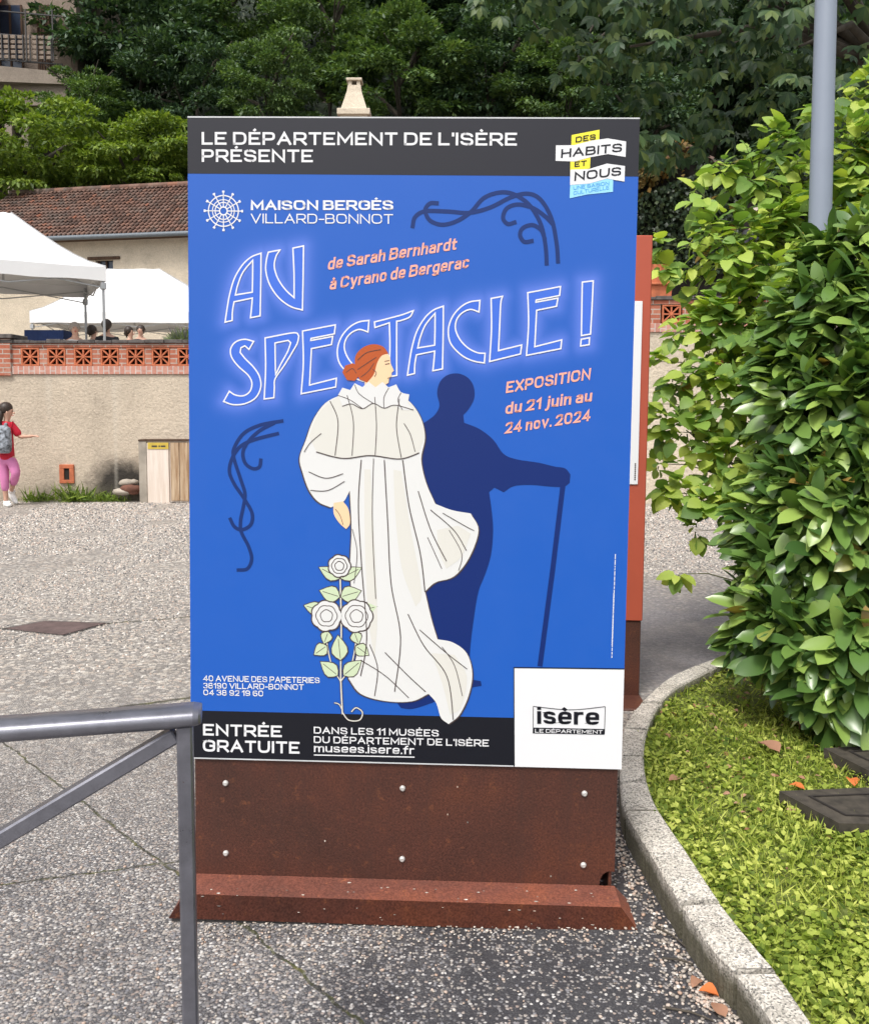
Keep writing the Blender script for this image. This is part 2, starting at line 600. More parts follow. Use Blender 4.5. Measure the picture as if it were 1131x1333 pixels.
M = dict(
    ground=m_ground(),
    corten=m_corten('weathered_steel'), cortenwet=m_corten('wet_weathered_steel', True), cortenpale=m_corten('pale_weathered_steel', False, 2.2), cortendark=m_corten('dark_weathered_steel', False, .62),  # one rust, its colour lightened for the up-facing shelf, darkened for the sloping skirt
    granite=m_granite(),
    wall=m_render('roughcast_render', (0.56, 0.475, 0.375), (-4.42, 0.18)),
    wall2=m_render('roughcast_render_pale', (0.66, 0.57, 0.45)),
    housewall=m_render('cream_house_render', (0.60, 0.52, 0.41)),
    brick=m_brick('red_brick', (0.36, 0.115, 0.07), (0.42, 0.17, 0.11), (0.42, 0.36, 0.31)),
    soldier=m_brick('pale_brick_course', (0.46, 0.215, 0.165), (0.52, 0.28, 0.22), (0.50, 0.44, 0.40), 0.16, 0.075, True),
    terracotta=plain('terracotta', (0.46, 0.135, 0.06), 0.8, 0, 0.25, 12),
    cavity=plain('shade_and_soot_black', (0.018, 0.014, 0.012), 0.95),  # near black: shade of holes and eaves put in colour, soot in the flue
    coping=plain('dark_coping_tile', (0.085, 0.075, 0.07), 0.9, 0, 0.5, 14),
    canvas=plain('white_canvas', (0.72, 0.72, 0.725), 0.75, 0, 0.03, 3),
    alu=plain('aluminium_tube', (0.42, 0.43, 0.44), 0.4, 0.6, 0.1),
    darkmetal=plain('dark_painted_metal', (0.035, 0.032, 0.032), 0.5),
    rail=m_rail(),
    pole=plain('grey_lamp_paint', (0.24, 0.275, 0.34), 0.4, 0.0, 0.05, 3),
    orange=plain('orange_red_paint', (0.40, 0.075, 0.038), 0.5, 0, 0.06, 3),
    soil=plain('dark_soil', (0.035, 0.030, 0.016), 0.95, 0, 0.5, 9),
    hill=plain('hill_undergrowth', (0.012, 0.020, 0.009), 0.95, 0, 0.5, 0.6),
    terrace=plain('terrace_gravel', (0.34, 0.30, 0.25), 0.9, 0, 0.3, 5),
    timber=m_wood('dark_old_timber', (0.05, 0.03, 0.02), (0.10, 0.06, 0.04)),
    door_pale=m_wood('faded_door_paint', (0.60, 0.50, 0.42), (0.70, 0.62, 0.55)),
    door_wood=m_wood('weathered_planks', (0.27, 0.16, 0.085), (0.50, 0.38, 0.26)),
    slab=plain('mossy_dark_stone', (0.048, 0.040, 0.030), 0.85, 0, 0.55, 20),
    cover=plain('rusty_iron_cover', (0.105, 0.07, 0.065), 0.7, 0, 0.35, 12),
    yellow=plain('yellow_plate', (0.50, 0.36, 0.05), 0.6),
    concrete=plain('old_concrete', (0.33, 0.29, 0.24), 0.9, 0, 0.35, 3),
    bark=plain('bark', (0.06, 0.05, 0.038), 0.95, 0, 0.4, 5),
    stem=plain('green_stem', (0.10, 0.11, 0.04), 0.7),
    glass=plain('window_glass', (0.03, 0.045, 0.075), 0.12),
    skin=plain('skin', (0.56, 0.33, 0.24), 0.55, 0, 0.05),
    hair=plain('dark_brown_hair', (0.035, 0.022, 0.016), 0.5, 0, 0.3, 40),
    redcloth=plain('red_jersey', (0.52, 0.012, 0.035), 0.85, 0, 0.12, 6),
    pinkcloth=plain('pink_trousers', (0.60, 0.20, 0.40), 0.85, 0, 0.10, 6),
    whitecloth=plain('white_cloth', (0.75, 0.74, 0.72), 0.8),
    darkcloth=plain('dark_cloth', (0.022, 0.022, 0.028), 0.85, 0, 0.3),
    bluecloth=plain('navy_tablecloth', (0.012, 0.032, 0.12), 0.8, 0, 0.2, 3),
    greycloth=plain('patterned_grey_cloth', (0.22, 0.24, 0.27), 0.85, 0, 0.9, 26),
    pebble=None,
    moss=plain('mossy_lawn_soil', (.13, .155, .035), .95, 0, .55, 14),
    seam=plain('grey_canvas_seam', (.42, .42, .43), .8),
    shadewall=m_render('shaded_grey_brown_render', (0.27, 0.215, 0.175)),  # balcony house stands in shade: render darkened in its colour
    shadeconcrete=m_render('shaded_stained_concrete', (0.27, 0.225, 0.185)),  # stained concrete, its colour lowered for the same shade
    rubble=plain('dirty_brick', (.14, .06, .04), .9, 0, .4, 14),
)
_n = N('loose_pebbles')
_g = _n.n('NewGeometry')
_n.base(_n.ramp(_g.outputs['Random Per Island'], [(0, (0.10, 0.09, 0.085)), (0.3, (0.32, 0.28, 0.24)), (0.6, (0.52, 0.46, 0.40)), (0.8, (0.40, 0.27, 0.20)), (1, (0.70, 0.66, 0.60))]))
M['pebble'] = _n.set(0.8, 0, 0.3)
_n = N('yard_gravel')
_g = _n.n('NewGeometry')
_n.base(_n.ramp(_g.outputs['Random Per Island'], [(0, (0.07, 0.07, 0.072)), (0.2, (0.20, 0.19, 0.185)), (0.45, (0.36, 0.33, 0.30)), (0.7, (0.50, 0.45, 0.39)), (0.85, (0.42, 0.31, 0.25)), (1, (0.74, 0.71, 0.66))]))
M['gravel'] = _n.set(0.85, 0, 0.25)
_n = N('clay_roof_tiles')
_g = _n.n('NewGeometry')
_c = _n.ramp(_g.outputs['Random Per Island'], [(0, (0.085, 0.055, 0.045)), (0.35, (0.15, 0.085, 0.065)), (0.7, (0.20, 0.12, 0.095)), (0.93, (0.22, 0.115, 0.08)), (1, (0.27, 0.11, 0.07))])
_c = _n.mix(_n.ramp(_n.noise(1.2, 5, 0.7), [(0.45, (0, 0, 0)), (0.7, (0.7, 0.7, 0.7))]), _c, (0.16, 0.145, 0.13))
_n.base(_c)
M['tile'] = _n.set(0.85, 0, 0.2)
def grassmat():
    m = leafmat('grass_blade', (0.075, 0.13, 0.02), (0.31, 0.39, 0.07), (0.58, 0.64, 0.18), 0.6, 0.3, 0.25)
    t = m.node_tree
    b = t.nodes['Principled BSDF']
    src = b.inputs['Base Color'].links[0].from_socket
    nz = t.nodes.new('ShaderNodeTexNoise')
    nz.inputs['Scale'].default_value = 6
    nz.inputs['Detail'].default_value = 5
    tc = t.nodes.new('ShaderNodeTexCoord')
    t.links.new(tc.outputs['Object'], nz.inputs['Vector'])
    rp = t.nodes.new('ShaderNodeValToRGB')
    rp.color_ramp.elements[0].position, rp.color_ramp.elements[0].color = .36, (.60, .66, .42, 1)
    rp.color_ramp.elements[1].position, rp.color_ramp.elements[1].color = .64, (1.15, 1.08, 1.0, 1)
    t.links.new(nz.outputs['Fac'], rp.inputs[0])
    mx = t.nodes.new('ShaderNodeMix')
    mx.data_type, mx.blend_type = 'RGBA', 'MULTIPLY'
    mx.inputs[0].default_value = 1
    t.links.new(src, mx.inputs[6])
    t.links.new(rp.outputs[0], mx.inputs[7])
    t.links.new(mx.outputs[2], b.inputs['Base Color'])
    return m


L = dict(
    laurel=leafmat('laurel_leaf', (0.042, 0.098, 0.024), (0.11, 0.205, 0.045), (0.29, 0.41, 0.09), 0.29, 0.16, 0.6, (0.30, 0.19, 0.05)),
    hazel=leafmat('hazel_leaf', (0.11, 0.21, 0.05), (0.26, 0.40, 0.08), (0.50, 0.58, 0.11), 0.5, 0.35, 0.35, (0.33, 0.20, 0.06)),
    chestnut=leafmat('chestnut_leaf', (0.020, 0.048, 0.020), (0.042, 0.085, 0.032), (0.11, 0.155, 0.045), 0.5, 0.22, 0.35),
    dark=leafmat('dark_forest_leaf', (0.022, 0.050, 0.028), (0.052, 0.100, 0.048), (0.105, 0.17, 0.07), 0.5, 0.2, 0.4),
    mid=leafmat('mid_forest_leaf', (0.045, 0.09, 0.034), (0.095, 0.165, 0.052), (0.17, 0.25, 0.075), 0.5, 0.25, 0.4),
    light=leafmat('light_tree_leaf', (0.075, 0.125, 0.022), (0.15, 0.23, 0.034), (0.27, 0.35, 0.06), 0.5, 0.3, 0.35),
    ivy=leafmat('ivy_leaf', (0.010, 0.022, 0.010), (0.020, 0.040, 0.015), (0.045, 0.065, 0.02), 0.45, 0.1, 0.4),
    vine=leafmat('vine_leaf', (0.05, 0.06, 0.015), (0.12, 0.09, 0.025), (0.24, 0.13, 0.03), 0.55, 0.2, 0.3),
    grass=grassmat(),
    dry=leafmat('dry_leaf', (0.25, 0.12, 0.06), (0.36, 0.19, 0.12), (0.44, 0.26, 0.18), 0.7, 0.15, 0.2),
    fired=leafmat('orange_leaf', (0.55, 0.12, 0.03), (0.62, 0.17, 0.05), (0.6, 0.2, 0.06), 0.7, 0.15, 0.2),
    lavender=leafmat('lavender_leaf', (0.16, 0.15, 0.20), (0.18, 0.22, 0.12), (0.20, 0.27, 0.10), 0.7, 0.2, 0.2),
)


def scatter(tv, tf, pos, ax, nrm, size, wid=None):
    """copies of a leaf template (x across, y along, z up) at pos with along-axis ax and face normal nrm -> verts, faces"""
    tv = np.asarray(tv, float)
    tf = np.asarray(tf, int)
    n = len(pos)
    y = ax / np.linalg.norm(ax, axis=1, keepdims=True)
    z = nrm - (nrm * y).sum(1, keepdims=True) * y
    z /= np.linalg.norm(z, axis=1, keepdims=True) + 1e-9
    x = np.cross(y, z)
    size = np.broadcast_to(size, (n,))
    wd = np.broadcast_to(1.0 if wid is None else wid, (n,))
    V = (pos[:, None, :] + (tv[None, :, 0, None] * wd[:, None, None] * x[:, None, :] + tv[None, :, 1, None] * y[:, None, :] + tv[None, :, 2, None] * z[:, None, :]) * size[:, None, None])
    Fc = tf[None] + (np.arange(n) * len(tv))[:, None, None]
    return V.reshape(-1, 3), Fc.reshape(-1, tf.shape[1])


def unit(rng, n):
    v = rng.normal(size=(n, 3))
    return v / np.linalg.norm(v, axis=1, keepdims=True)


# leaf templates: length 1 along y
LEAF2 = ([(-.26, .42, .05), (0, 0, 0), (.26, .42, .05), (0, 1, -.10), (0, .45, -.02)], [(1, 4, 3, 0), (1, 2, 3, 4)])


def blade(wmax, rows, fold=0.10, droop=0.16, peak=0.5, pw=0.75):
    vs, fs = [], []
    for i in range(rows + 1):
        t = i / rows
        ww = wmax * (math.sin(PI * t ** (math.log(0.5) / math.log(peak))) ** pw if 0 < t < 1 else 0.02)
        zz = -droop * t * t
        vs += [(-ww, t, zz + fold * ww / wmax * 0.5), (0, t, zz), (ww, t, zz + fold * ww / wmax * 0.5)]
    for i in range(rows):
        a = i * 3
        fs += [(a, a + 1, a + 4, a + 3), (a + 1, a + 2, a + 5, a + 4)]
    return vs, fs


LAUREL = blade(0.18, 7, 0.10, 0.20, 0.56, 0.52)
HAZEL = blade(0.40, 10, 0.14, 0.28, 0.40, 0.66)
HAZEL = ([(x * (1.0 + (.10 if (i // 3) % 2 else -.06)), y + (.0 if x == 0 else -.03 * ((i // 3) % 2)), z + (.02 if (i // 3) % 2 and x else 0)) for i, (x, y, z) in enumerate(HAZEL[0])], HAZEL[1])

# ================================================================== ground, kerb, lawn, terrace, hill
def sheet(name, pts, mat, kind='structure', label=None, cat=None):
    me = bpy.data.meshes.new(name)
    me.from_pydata(pts, [], [tuple(range(len(pts)))])
    me.materials.append(mat)
    return link(name, me, None, label, cat, None, kind)


sheet('ground', [(-150, -60, 0), (150, -60, 0), (150, 34, 0), (-150, 34, 0)], M['ground'])

KO = [(1131, 826), (1000, 841), (945, 853), (902, 868), (868, 885), (834, 915), (813, 945), (807.5, 981), (807, 1019), (813, 1053), (841.5, 1102), (887, 1177), (932, 1238), (958, 1264), (1011, 1333), (1080, 1425), (1180, 1560)]
KI = [(1131, 834), (1003, 849), (949, 862), (921, 875), (881, 896), (860, 915), (843, 947), (838, 981), (841.5, 1015), (856.6, 1053), (894, 1109), (938, 1175), (989, 1238), (1011, 1264), (1060, 1333), (1132, 1425), (1236, 1560)]
KZ = 0.10


def catmull(P, n=8, closed=False):
    P = [Vector(p) for p in P]
    out = []
    m = len(P)
    for i in range(m if closed else m - 1):
        p0 = P[(i - 1) % m] if closed or i > 0 else P[0]
        p1, p2 = P[i], P[(i + 1) % m]
        p3 = P[(i + 2) % m] if closed or i + 2 < m else P[-1]
        for k in range(n):
            t = k / n
            out.append(0.5 * ((2 * p1) + (p2 - p0) * t + (2 * p0 - 5 * p1 + 4 * p2 - p3) * t * t + (3 * p1 - p0 - 3 * p2 + p3) * t ** 3))
    if not closed:
        out.append(P[-1])
    return out


ko = catmull([gnd(x, y, KZ) for x, y in KO], 16)
ki = catmull([gnd(x, y, KZ) for x, y in KI], 16)
rng = random.Random(4)
# kerb stones of one curved granite kerb; joints where the photo has them
cuts, acc, nxt = [0], 0.0, 0.34
jpx = [gnd(*p, KZ) for p in [(834, 916), (813, 948), (808, 983), (808, 1018), (818, 1056), (888, 1177), (959, 1265)]]
js = sorted({min(range(len(ko)), key=lambda i: (ko[i] - j).length) for j in jpx})
cuts = [0, 8, 22, 36, 46] + [j for j in js] + [js[-1] + 18]
cuts = sorted(set(cuts)) + [len(ko) - 1]
kb = MB()
for a, b in zip(cuts[:-1], cuts[1:]):
    if b - a < 2:
        continue
    ring = []
    dz = rng.uniform(-.003, .003)
    g = 0.009
    idx = list(range(a, b + 1))
    for q, i in enumerate(idx):
        o, n_ = ko[i].copy(), ki[i].copy()
        j = idx[min(q + 1, len(idx) - 1)] if q < len(idx) - 1 else idx[q - 1]
        if q == 0:
            t = (ko[idx[1]] - o).normalized() * g
            o += t
            n_ += t
        if q == len(idx) - 1:
            t = (ko[idx[q - 1]] - o).normalized() * g
            o += t
            n_ += t
        c = (n_ - o).normalized()
        jit = rng.uniform(-.0015, .0015)
        e = 0.008
        o2 = o + c * jit
        ring.append([Vector((o2.x, o2.y, -0.05)), Vector((o2.x, o2.y, KZ - e + dz)), o2 + c * e * .9 + Vector((0, 0, dz)), n_ - c * e * .9 + Vector((0, 0, dz)), Vector((n_.x, n_.y, KZ - e + dz)), Vector((n_.x, n_.y, -0.05))])
    vs = [p for r in ring for p in r]
    fs = []
    for q in range(len(ring) - 1):
        for k in range(5):
            fs.append((q * 6 + k, q * 6 + k + 1, (q + 1) * 6 + k + 1, (q + 1) * 6 + k))
    fs += [tuple(range(6))[::-1], tuple((len(ring) - 1) * 6 + k for k in range(6))]
    kb.add(vs, fs)
kb.build('kerb', M['granite'], None, kind='structure')
mb = MB()
for i in range(len(ko) - 1):          # mortar in the joints, set back from the faces
    a, b, c_, e_ = ko[i].lerp(ki[i], .14), ko[i].lerp(ki[i], .86), ko[i + 1].lerp(ki[i + 1], .86), ko[i + 1].lerp(ki[i + 1], .14)
    dn = Vector((0, 0, -0.03))
    mb.add([a + dn, b + dn, c_ + dn, e_ + dn, Vector((a.x, a.y, 0)), Vector((e_.x, e_.y, 0))], [(0, 1, 2, 3), (0, 3, 5, 4)])
mb.build('kerb_mortar', M['soil'], None, kind='structure')

# lawn bed behind the kerb
LZ = 0.055
inner = [Vector((p.x, p.y, LZ)) for p in [ko[i].lerp(ki[i], .9) for i in range(0, len(ki), 3)]]
lawn_poly = inner + [Vector((4.5, inner[-1].y, LZ)), Vector((9, 1.5, LZ)), Vector((9, 5.4, LZ)), Vector((4.0, 5.6, LZ))]
tri = tessellate_polygon([lawn_poly])
lb = MB().add(lawn_poly, [tuple(t) for t in tri])
lb.build('lawn', M['moss'], None, kind='structure')


def inside(px, py, poly):
    c = np.zeros(len(px), bool)
    n = len(poly)
    for i in range(n):
        a, b = poly[i], poly[(i + 1) % n]
        cond = (a.y > py) != (b.y > py)
        xx = (b.x - a.x) * (py - a.y) / ((b.y - a.y) if abs(b.y - a.y) > 1e-9 else 1e-9) + a.x
        c ^= cond & (px < xx)
    return c


R = np.random.default_rng(11)
n0 = 330000
gx, gy = R.uniform(0.45, 4.6, n0), R.uniform(1.15, 4.9, n0)
ok = inside(gx, gy, lawn_poly) & (gx < gy * 0.56 + 1.1)


def vnoise(x, y, s, seed=0):
    r = np.random.default_rng(seed)
    g = r.random((64, 64))
    X, Y = x * s % 63, y * s % 63
    i, j = X.astype(int), Y.astype(int)
    fx, fy = X - i, Y - j
    fx, fy = fx * fx * (3 - 2 * fx), fy * fy * (3 - 2 * fy)
    i1, j1 = (i + 1) % 64, (j + 1) % 64
    return g[i, j] * (1 - fx) * (1 - fy) + g[i1, j] * fx * (1 - fy) + g[i, j1] * (1 - fx) * fy + g[i1, j1] * fx * fy


dens = 0.42 + 0.9 * vnoise(gx, gy, 5, 3) * vnoise(gx, gy, 17, 5) * 1.6
# thinner where the shrub shades the soil
dens *= np.clip(1.15 - 0.9 * np.clip((gx - 1.15) * 1.3, 0, 1) * np.clip((gy - 2.62) * 1.6, 0, 1), 0.05, 1)
dens *= np.clip((4.3 - gy) * 0.9, 0.25, 1)
ok &= R.random(n0) < dens
gx, gy = gx[ok], gy[ok]
n1 = len(gx)
isb = R.random(n1) < np.where(vnoise(gx, gy, 3, 9) > 0.45, 0.75, 0.3)
pos = np.stack([gx, gy, np.full(n1, LZ)], 1)
# grass blades
pb = pos[isb]
nb = len(pb)
ax = unit(R, nb) * 1.0 + np.array([0, 0, 0.75])
V1, F1 = scatter(*blade(0.055, 2, 0.02, 0.5, 0.35), pb, ax, unit(R, nb) + [0, 0, .3], R.uniform(.024, .060, nb))
# clover and broad weeds: small round leaflets held up to the light
pc = pos[~isb]
nc = len(pc)
pc = pc + np.stack([np.zeros(nc), np.zeros(nc), R.uniform(.006, .034, nc)], 1)
a2 = unit(R, nc)
a2[:, 2] *= 0.35
V2, F2 = scatter(*blade(0.40, 2, 0.1, 0.15, 0.6), pc, a2, unit(R, nc) * .55 + [0, -.1, 1], R.uniform(.010, .029, nc))
me = mesh_np('grass', np.vstack([V1, V2]), np.vstack([F1, F2 + len(V1)]), L['grass'])
nl_ = 900
lx, ly = R.uniform(0.9, 3.2, nl_), R.uniform(2.2, 4.4, nl_)
ko_ = inside(lx, ly, lawn_poly) & (R.random(nl_) < np.clip(.25 + (ly - 2.5) * .8, .08, 1))
lx, ly = lx[ko_], ly[ko_]
V3, F3 = scatter(*blade(.3, 3, .2, .3), np.stack([lx, ly, LZ + R.uniform(.01, .035, len(lx))], 1), unit(R, len(lx)) * [1, 1, .3], unit(R, len(lx)) * .5 + [0, 0, 1], R.uniform(.012, .035, len(lx)))
link('leaf_litter', mesh_np('leaf_litter', V3, F3, L['dry']), None, 'brown scraps of dead leaf scattered in the grass towards the shrub', 'leaf litter', None, 'stuff')
link('grass', me, None, 'bright green grass and clover growing behind the curved granite kerb', 'grass', None, 'stuff')

# terrace fill behind the walls (left lower, right higher) and the wooded hill
WY, WTL, WTR = 12.3, at(300, 442.5, 12.3).z, at(860, 386, 11.95).z
sheet('terrace', [(-40, WY + .30, 1.62), (0.2, WY + .30, 1.62), (0.2, 42, 1.62), (-40, 42, 1.62)], M['terrace'])
sheet('upper_terrace', [(0.2, WY + .30, 2.25), (40, WY + .30, 2.25), (40, 42, 2.25), (0.2, 42, 2.25)], M['terrace'])


def hill_z(x, y):
    return 1.4 + max(0.0, y - 36) * 0.88 + max(0, -x - 12) * 0.10 + 0.8 * math.sin(x * .21 + y * .1) * min(1, max(0, y - 36) / 6)


nx, ny = 61, 41
hv = [(-110 + 220 * i / (nx - 1), 33 + 72 * j / (ny - 1), hill_z(-110 + 220 * i / (nx - 1), 33 + 72 * j / (ny - 1)) if j else -1) for j in range(ny) for i in range(nx)]
hf = [(j * nx + i, j * nx + i + 1, (j + 1) * nx + i + 1, (j + 1) * nx + i) for j in range(ny - 1) for i in range(nx - 1)]
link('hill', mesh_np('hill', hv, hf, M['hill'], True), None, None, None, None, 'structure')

# loose pebbles swept along the kerb foot and by the steel base
R = np.random.default_rng(5)
pbm = MB()
rng = random.Random(8)
ptv, ptf = MB().ico((0, 0, 0), 1, 2, 1, (1, .8, .55), .12).v, None
ic = MB().ico((0, 0, 0), 1, 2, 1, (1, .8, .55), .12)
pos, siz = [], []
for i in range(1500):
    k = rng.randrange(70, len(ko) - 20)
    o, n_ = ko[k], ki[k]
    out = (o - n_).normalized()
    dd = abs(rng.gauss(0, .055)) + .006
    p = o + out * dd + (ko[k + 1] - ko[k]) * rng.random()
    if p.y > 2.25 and p.x < .55:
        pass
    pos.append((p.x, p.y, 0.003))
    siz.append(rng.uniform(.0025, .0075))
for i in range(520):
    p = gnd(rng.uniform(240, 830), 1202 + abs(rng.gauss(0, 16)))
    pos.append((p.x, p.y, .003))
    siz.append(rng.uniform(.002, .0048))
for i in range(500):
    p = gnd(rng.uniform(0, 900), rng.uniform(1100, 1340))
    pos.append((p.x, p.y, .002))
    siz.append(rng.uniform(.002, .006))
pos = np.array(pos)
V, Fc = scatter(ic.v, ic.f, pos, np.stack([np.cos(pos[:, 0] * 999), np.sin(pos[:, 0] * 999), 0 * pos[:, 0]], 1) + .01, np.tile([0., 0, 1], (len(pos), 1)), np.array(siz))
link('pebbles', mesh_np('pebbles', V, Fc, M['pebble'], True), None, 'loose pale pebbles swept along the foot of the kerb and the steel base', 'pebbles', None, 'stuff')

# gravel lying over the far part of the yard
R = np.random.default_rng(15)
ng = 100000
gy_ = 4.1 + 8.0 * R.random(ng) ** .85
gx_ = R.uniform(-.56, .36, ng) * gy_
ok = ~((gx_ > .55) & (gy_ < 7.0)) & (R.random(ng) < np.clip((gy_ - 3.9) / 1.6, 0, 1)) & (vnoise(gx_ + 20, gy_, 2.2, 8) > .22)
gx_, gy_ = gx_[ok], gy_[ok]
n_ = len(gx_)
octv = [(.5, 0, 0), (0, .42, 0), (-.5, .05, 0), (.05, -.45, 0), (.05, 0, .38), (-.12, .1, .36)]
octf = [(0, 1, 4), (1, 5, 4), (1, 2, 5), (2, 3, 5), (3, 4, 5), (3, 0, 4)]
an = R.uniform(0, 2 * PI, n_)
V, Fc = scatter(octv, octf, np.stack([gx_, gy_, np.zeros(n_)], 1), np.stack([np.cos(an), np.sin(an), R.normal(0, .15, n_)], 1), np.stack([R.normal(0, .25, n_), R.normal(0, .25, n_), np.ones(n_)], 1), R.uniform(.010, .026, n_) * np.clip(gy_ / 8, .7, 1.25))
link('gravel', mesh_np('gravel', V, Fc, M['gravel']), None, 'pale grey and cream gravel scattered over the yard in front of the wall', 'gravel', None, 'stuff')

# ================================================================== stroke lettering (flat, printed)
G = {
    'A': (1.12, [[(0, 0), (.5, 1), (1, 0)], [(.19, .34), (.81, .34)]]),
    'B': (1.0, [[(0, .52), (0, 1), (.93, 1, .45), (.93, .52, .45), (0, .52), (0, 0), (1, 0, .45), (1, .52, .45), (.5, .52)]]),
    'C': (1.05, [[(1, .68), (1, 1, .9), (0, 1, .5), (0, 0, .5), (1, 0, .9), (1, .32)]]),
    'D': (1.05, [[(0, 0), (0, 1), (1, 1, .5), (1, 0, .5), (0, 0)]]),
    'E': (.88, [[(1, 1), (0, 1), (0, 0), (1, 0)], [(0, .5), (.93, .5)]]),
    'F': (.85, [[(1, 1), (0, 1), (0, 0)], [(0, .5), (.9, .5)]]),
    'G': (1.1, [[(1, .72), (1, 1, .9), (0, 1, .5), (0, 0, .5), (1, 0, .5), (1, .48), (.55, .48)]]),
    'H': (1.0, [[(0, 0), (0, 1)], [(1, 0), (1, 1)], [(0, .5), (1, .5)]]),
    'I': (.0, [[(0, 0), (0, 1)]]),
    'L': (.82, [[(0, 1), (0, 0), (1, 0)]]),
    'M': (1.25, [[(0, 0), (0, 1), (.5, .22), (1, 1), (1, 0)]]),
    'N': (1.05, [[(0, 0), (0, 1), (1, 0), (1, 1)]]),
    'O': (1.15, [[(.5, 1), (1, 1, .75), (1, 0, .5), (0, 0, .5), (0, 1, .5), (.5, 1)]]),
    'P': (.95, [[(0, 0), (0, 1), (1, 1, .45), (1, .42, .45), (0, .42)]]),
    'R': (1.0, [[(0, 0), (0, 1), (1, 1, .45), (1, .42, .45), (0, .42)], [(.55, .42), (1, 0)]]),
    'S': (.98, [[(.97, .70), (.97, 1, .9), (.02, 1, .5), (.02, .52, .5), (1, .48, .5), (1, 0, .5), (0, 0, .9), (0, .30)]]),
    'T': (.95, [[(0, 1), (1, 1)], [(.5, 1), (.5, 0)]]),
    'U': (1.05, [[(0, 1), (0, 0, .5), (1, 0, .5), (1, 1)]]),
    'V': (1.1, [[(0, 1), (.5, 0), (1, 1)]]),
    'X': (1.0, [[(0, 0), (1, 1)], [(0, 1), (1, 0)]]),
    'Y': (1.0, [[(0, 1), (.5, .45), (1, 1)], [(.5, .45), (.5, 0)]]),
    '0': (.95, [[(.5, 1), (1, 1, .75), (1, 0, .5), (0, 0, .5), (0, 1, .5), (.5, 1)]]),
    '1': (.38, [[(0, .78), (1, 1), (1, 0)]]),
    '2': (.85, [[(0, .70), (0, 1, .9), (1, 1, .5), (1, .5, .55), (0, 0), (1, 0)]]),
    '3': (.85, [[(0, .78), (0, 1, .9), (.96, 1, .5), (.96, .53, .5), (.4, .53)], [(.5, .53), (1, .53, .5), (1, 0, .5), (0, 0, .9), (0, .24)]]),
    '4': (.95, [[(.74, 0), (.74, 1), (0, .27), (1, .27)]]),
    '6': (.9, [[(.95, .80), (.95, 1, .9), (0, 1, .5), (0, 0, .5), (1, 0, .5), (1, .56, .5), (0, .56)]]),
    '8': (.9, [[(.5, 1), (.95, 1, .7), (.95, .53, .5), (.05, .53, .5), (.05, 1, .5), (.5, 1)], [(.5, .53), (1, .53, .7), (1, 0, .5), (0, 0, .5), (0, .53, .5), (.5, .53)]]),
    '9': (.9, [[(.05, .20), (.05, 0, .9), (1, 0, .5), (1, 1, .5), (0, 1, .5), (0, .44, .5), (1, .44)]]),
    '-': (.5, [[(0, .42), (1, .42)]]),
    '.': (.0, [[(0, .0), (0, .02)]]),
    "'": (.0, [[(0, 1), (0, .74)]]),
    '!': (.0, [[(0, 1), (0, .35)], [(0, 0), (0, .03)]]),
    'a': (.72, [[(.06, .58), (.06, .72, .9), (1, .72, .5), (1, 0)], [(1, .42), (0, .42, .5), (0, 0, .5), (1, 0, .5), (1, .3)]]),
    'b': (.74, [[(0, 1.04), (0, 0)], [(0, .36), (0, .72, .5), (1, .72, .5), (1, 0, .5), (0, 0, .5), (0, .36)]]),
    'c': (.68, [[(1, .52), (1, .72, .9), (0, .72, .5), (0, 0, .5), (1, 0, .9), (1, .2)]]),
    'd': (.74, [[(1, 1.04), (1, 0)], [(1, .36), (1, .72, .5), (0, .72, .5), (0, 0, .5), (1, 0, .5), (1, .36)]]),
    'e': (.72, [[(0, .36), (1, .36), (1, .72, .5), (0, .72, .5), (0, 0, .5), (.95, 0, .9), (.95, .14)]]),
    'f': (.46, [[(1, 1.04), (.35, 1.04, .9), (.35, 0)], [(0, .68), (1, .68)]]),
    'g': (.74, [[(1, .72), (1, -.28, .45), (0, -.28, .9), (0, -.16)], [(1, .36), (1, .72, .5), (0, .72, .5), (0, .04, .5), (1, .04, .5), (1, .36)]]),
    'h': (.70, [[(0, 1.04), (0, 0)], [(0, .3), (0, .72, .9), (1, .72, .5), (1, 0)]]),
    'i': (.0, [[(0, 0), (0, .72)], [(0, 1.02), (0, 1.05)]]),
    'j': (.3, [[(1, .72), (1, -.28, .9), (0, -.28)], [(1, 1.02), (1, 1.05)]]),
    'l': (.0, [[(0, 0), (0, 1.04)]]),
    'm': (1.15, [[(0, .72), (0, 0)], [(0, .3), (0, .72, .9), (.5, .72, .5), (.5, 0)], [(.5, .3), (.5, .72, .9), (1, .72, .5), (1, 0)]]),
    'n': (.70, [[(0, .72), (0, 0)], [(0, .3), (0, .72, .9), (1, .72, .5), (1, 0)]]),
    'o': (.76, [[(.5, .72), (1, .72, .8), (1, 0, .5), (0, 0, .5), (0, .72, .5), (.5, .72)]]),
    'r': (.42, [[(0, .72), (0, 0)], [(0, .3), (0, .72, .9), (1, .72)]]),
    's': (.64, [[(.95, .55), (.95, .72, .9), (.02, .72, .5), (.02, .38, .5), (1, .34, .5), (1, 0, .5), (0, 0, .9), (0, .18)]]),
    't': (.46, [[(.35, .94), (.35, 0, .4), (1, 0)], [(0, .68), (1, .68)]]),
    'u': (.70, [[(0, .72), (0, 0, .5), (1, 0, .9), (1, .4)], [(1, .72), (1, 0)]]),
    'v': (.76, [[(0, .72), (.5, 0), (1, .72)]]),
    'y': (.76, [[(0, .72), (.52, .0)], [(1, .72), (.42, -.28), (.08, -.28)]]),
}
ACC = {'É': ('E', 1), 'È': ('E', -1), 'à': ('a', -1), 'è': ('e', -1), 'é': ('e', 1)}


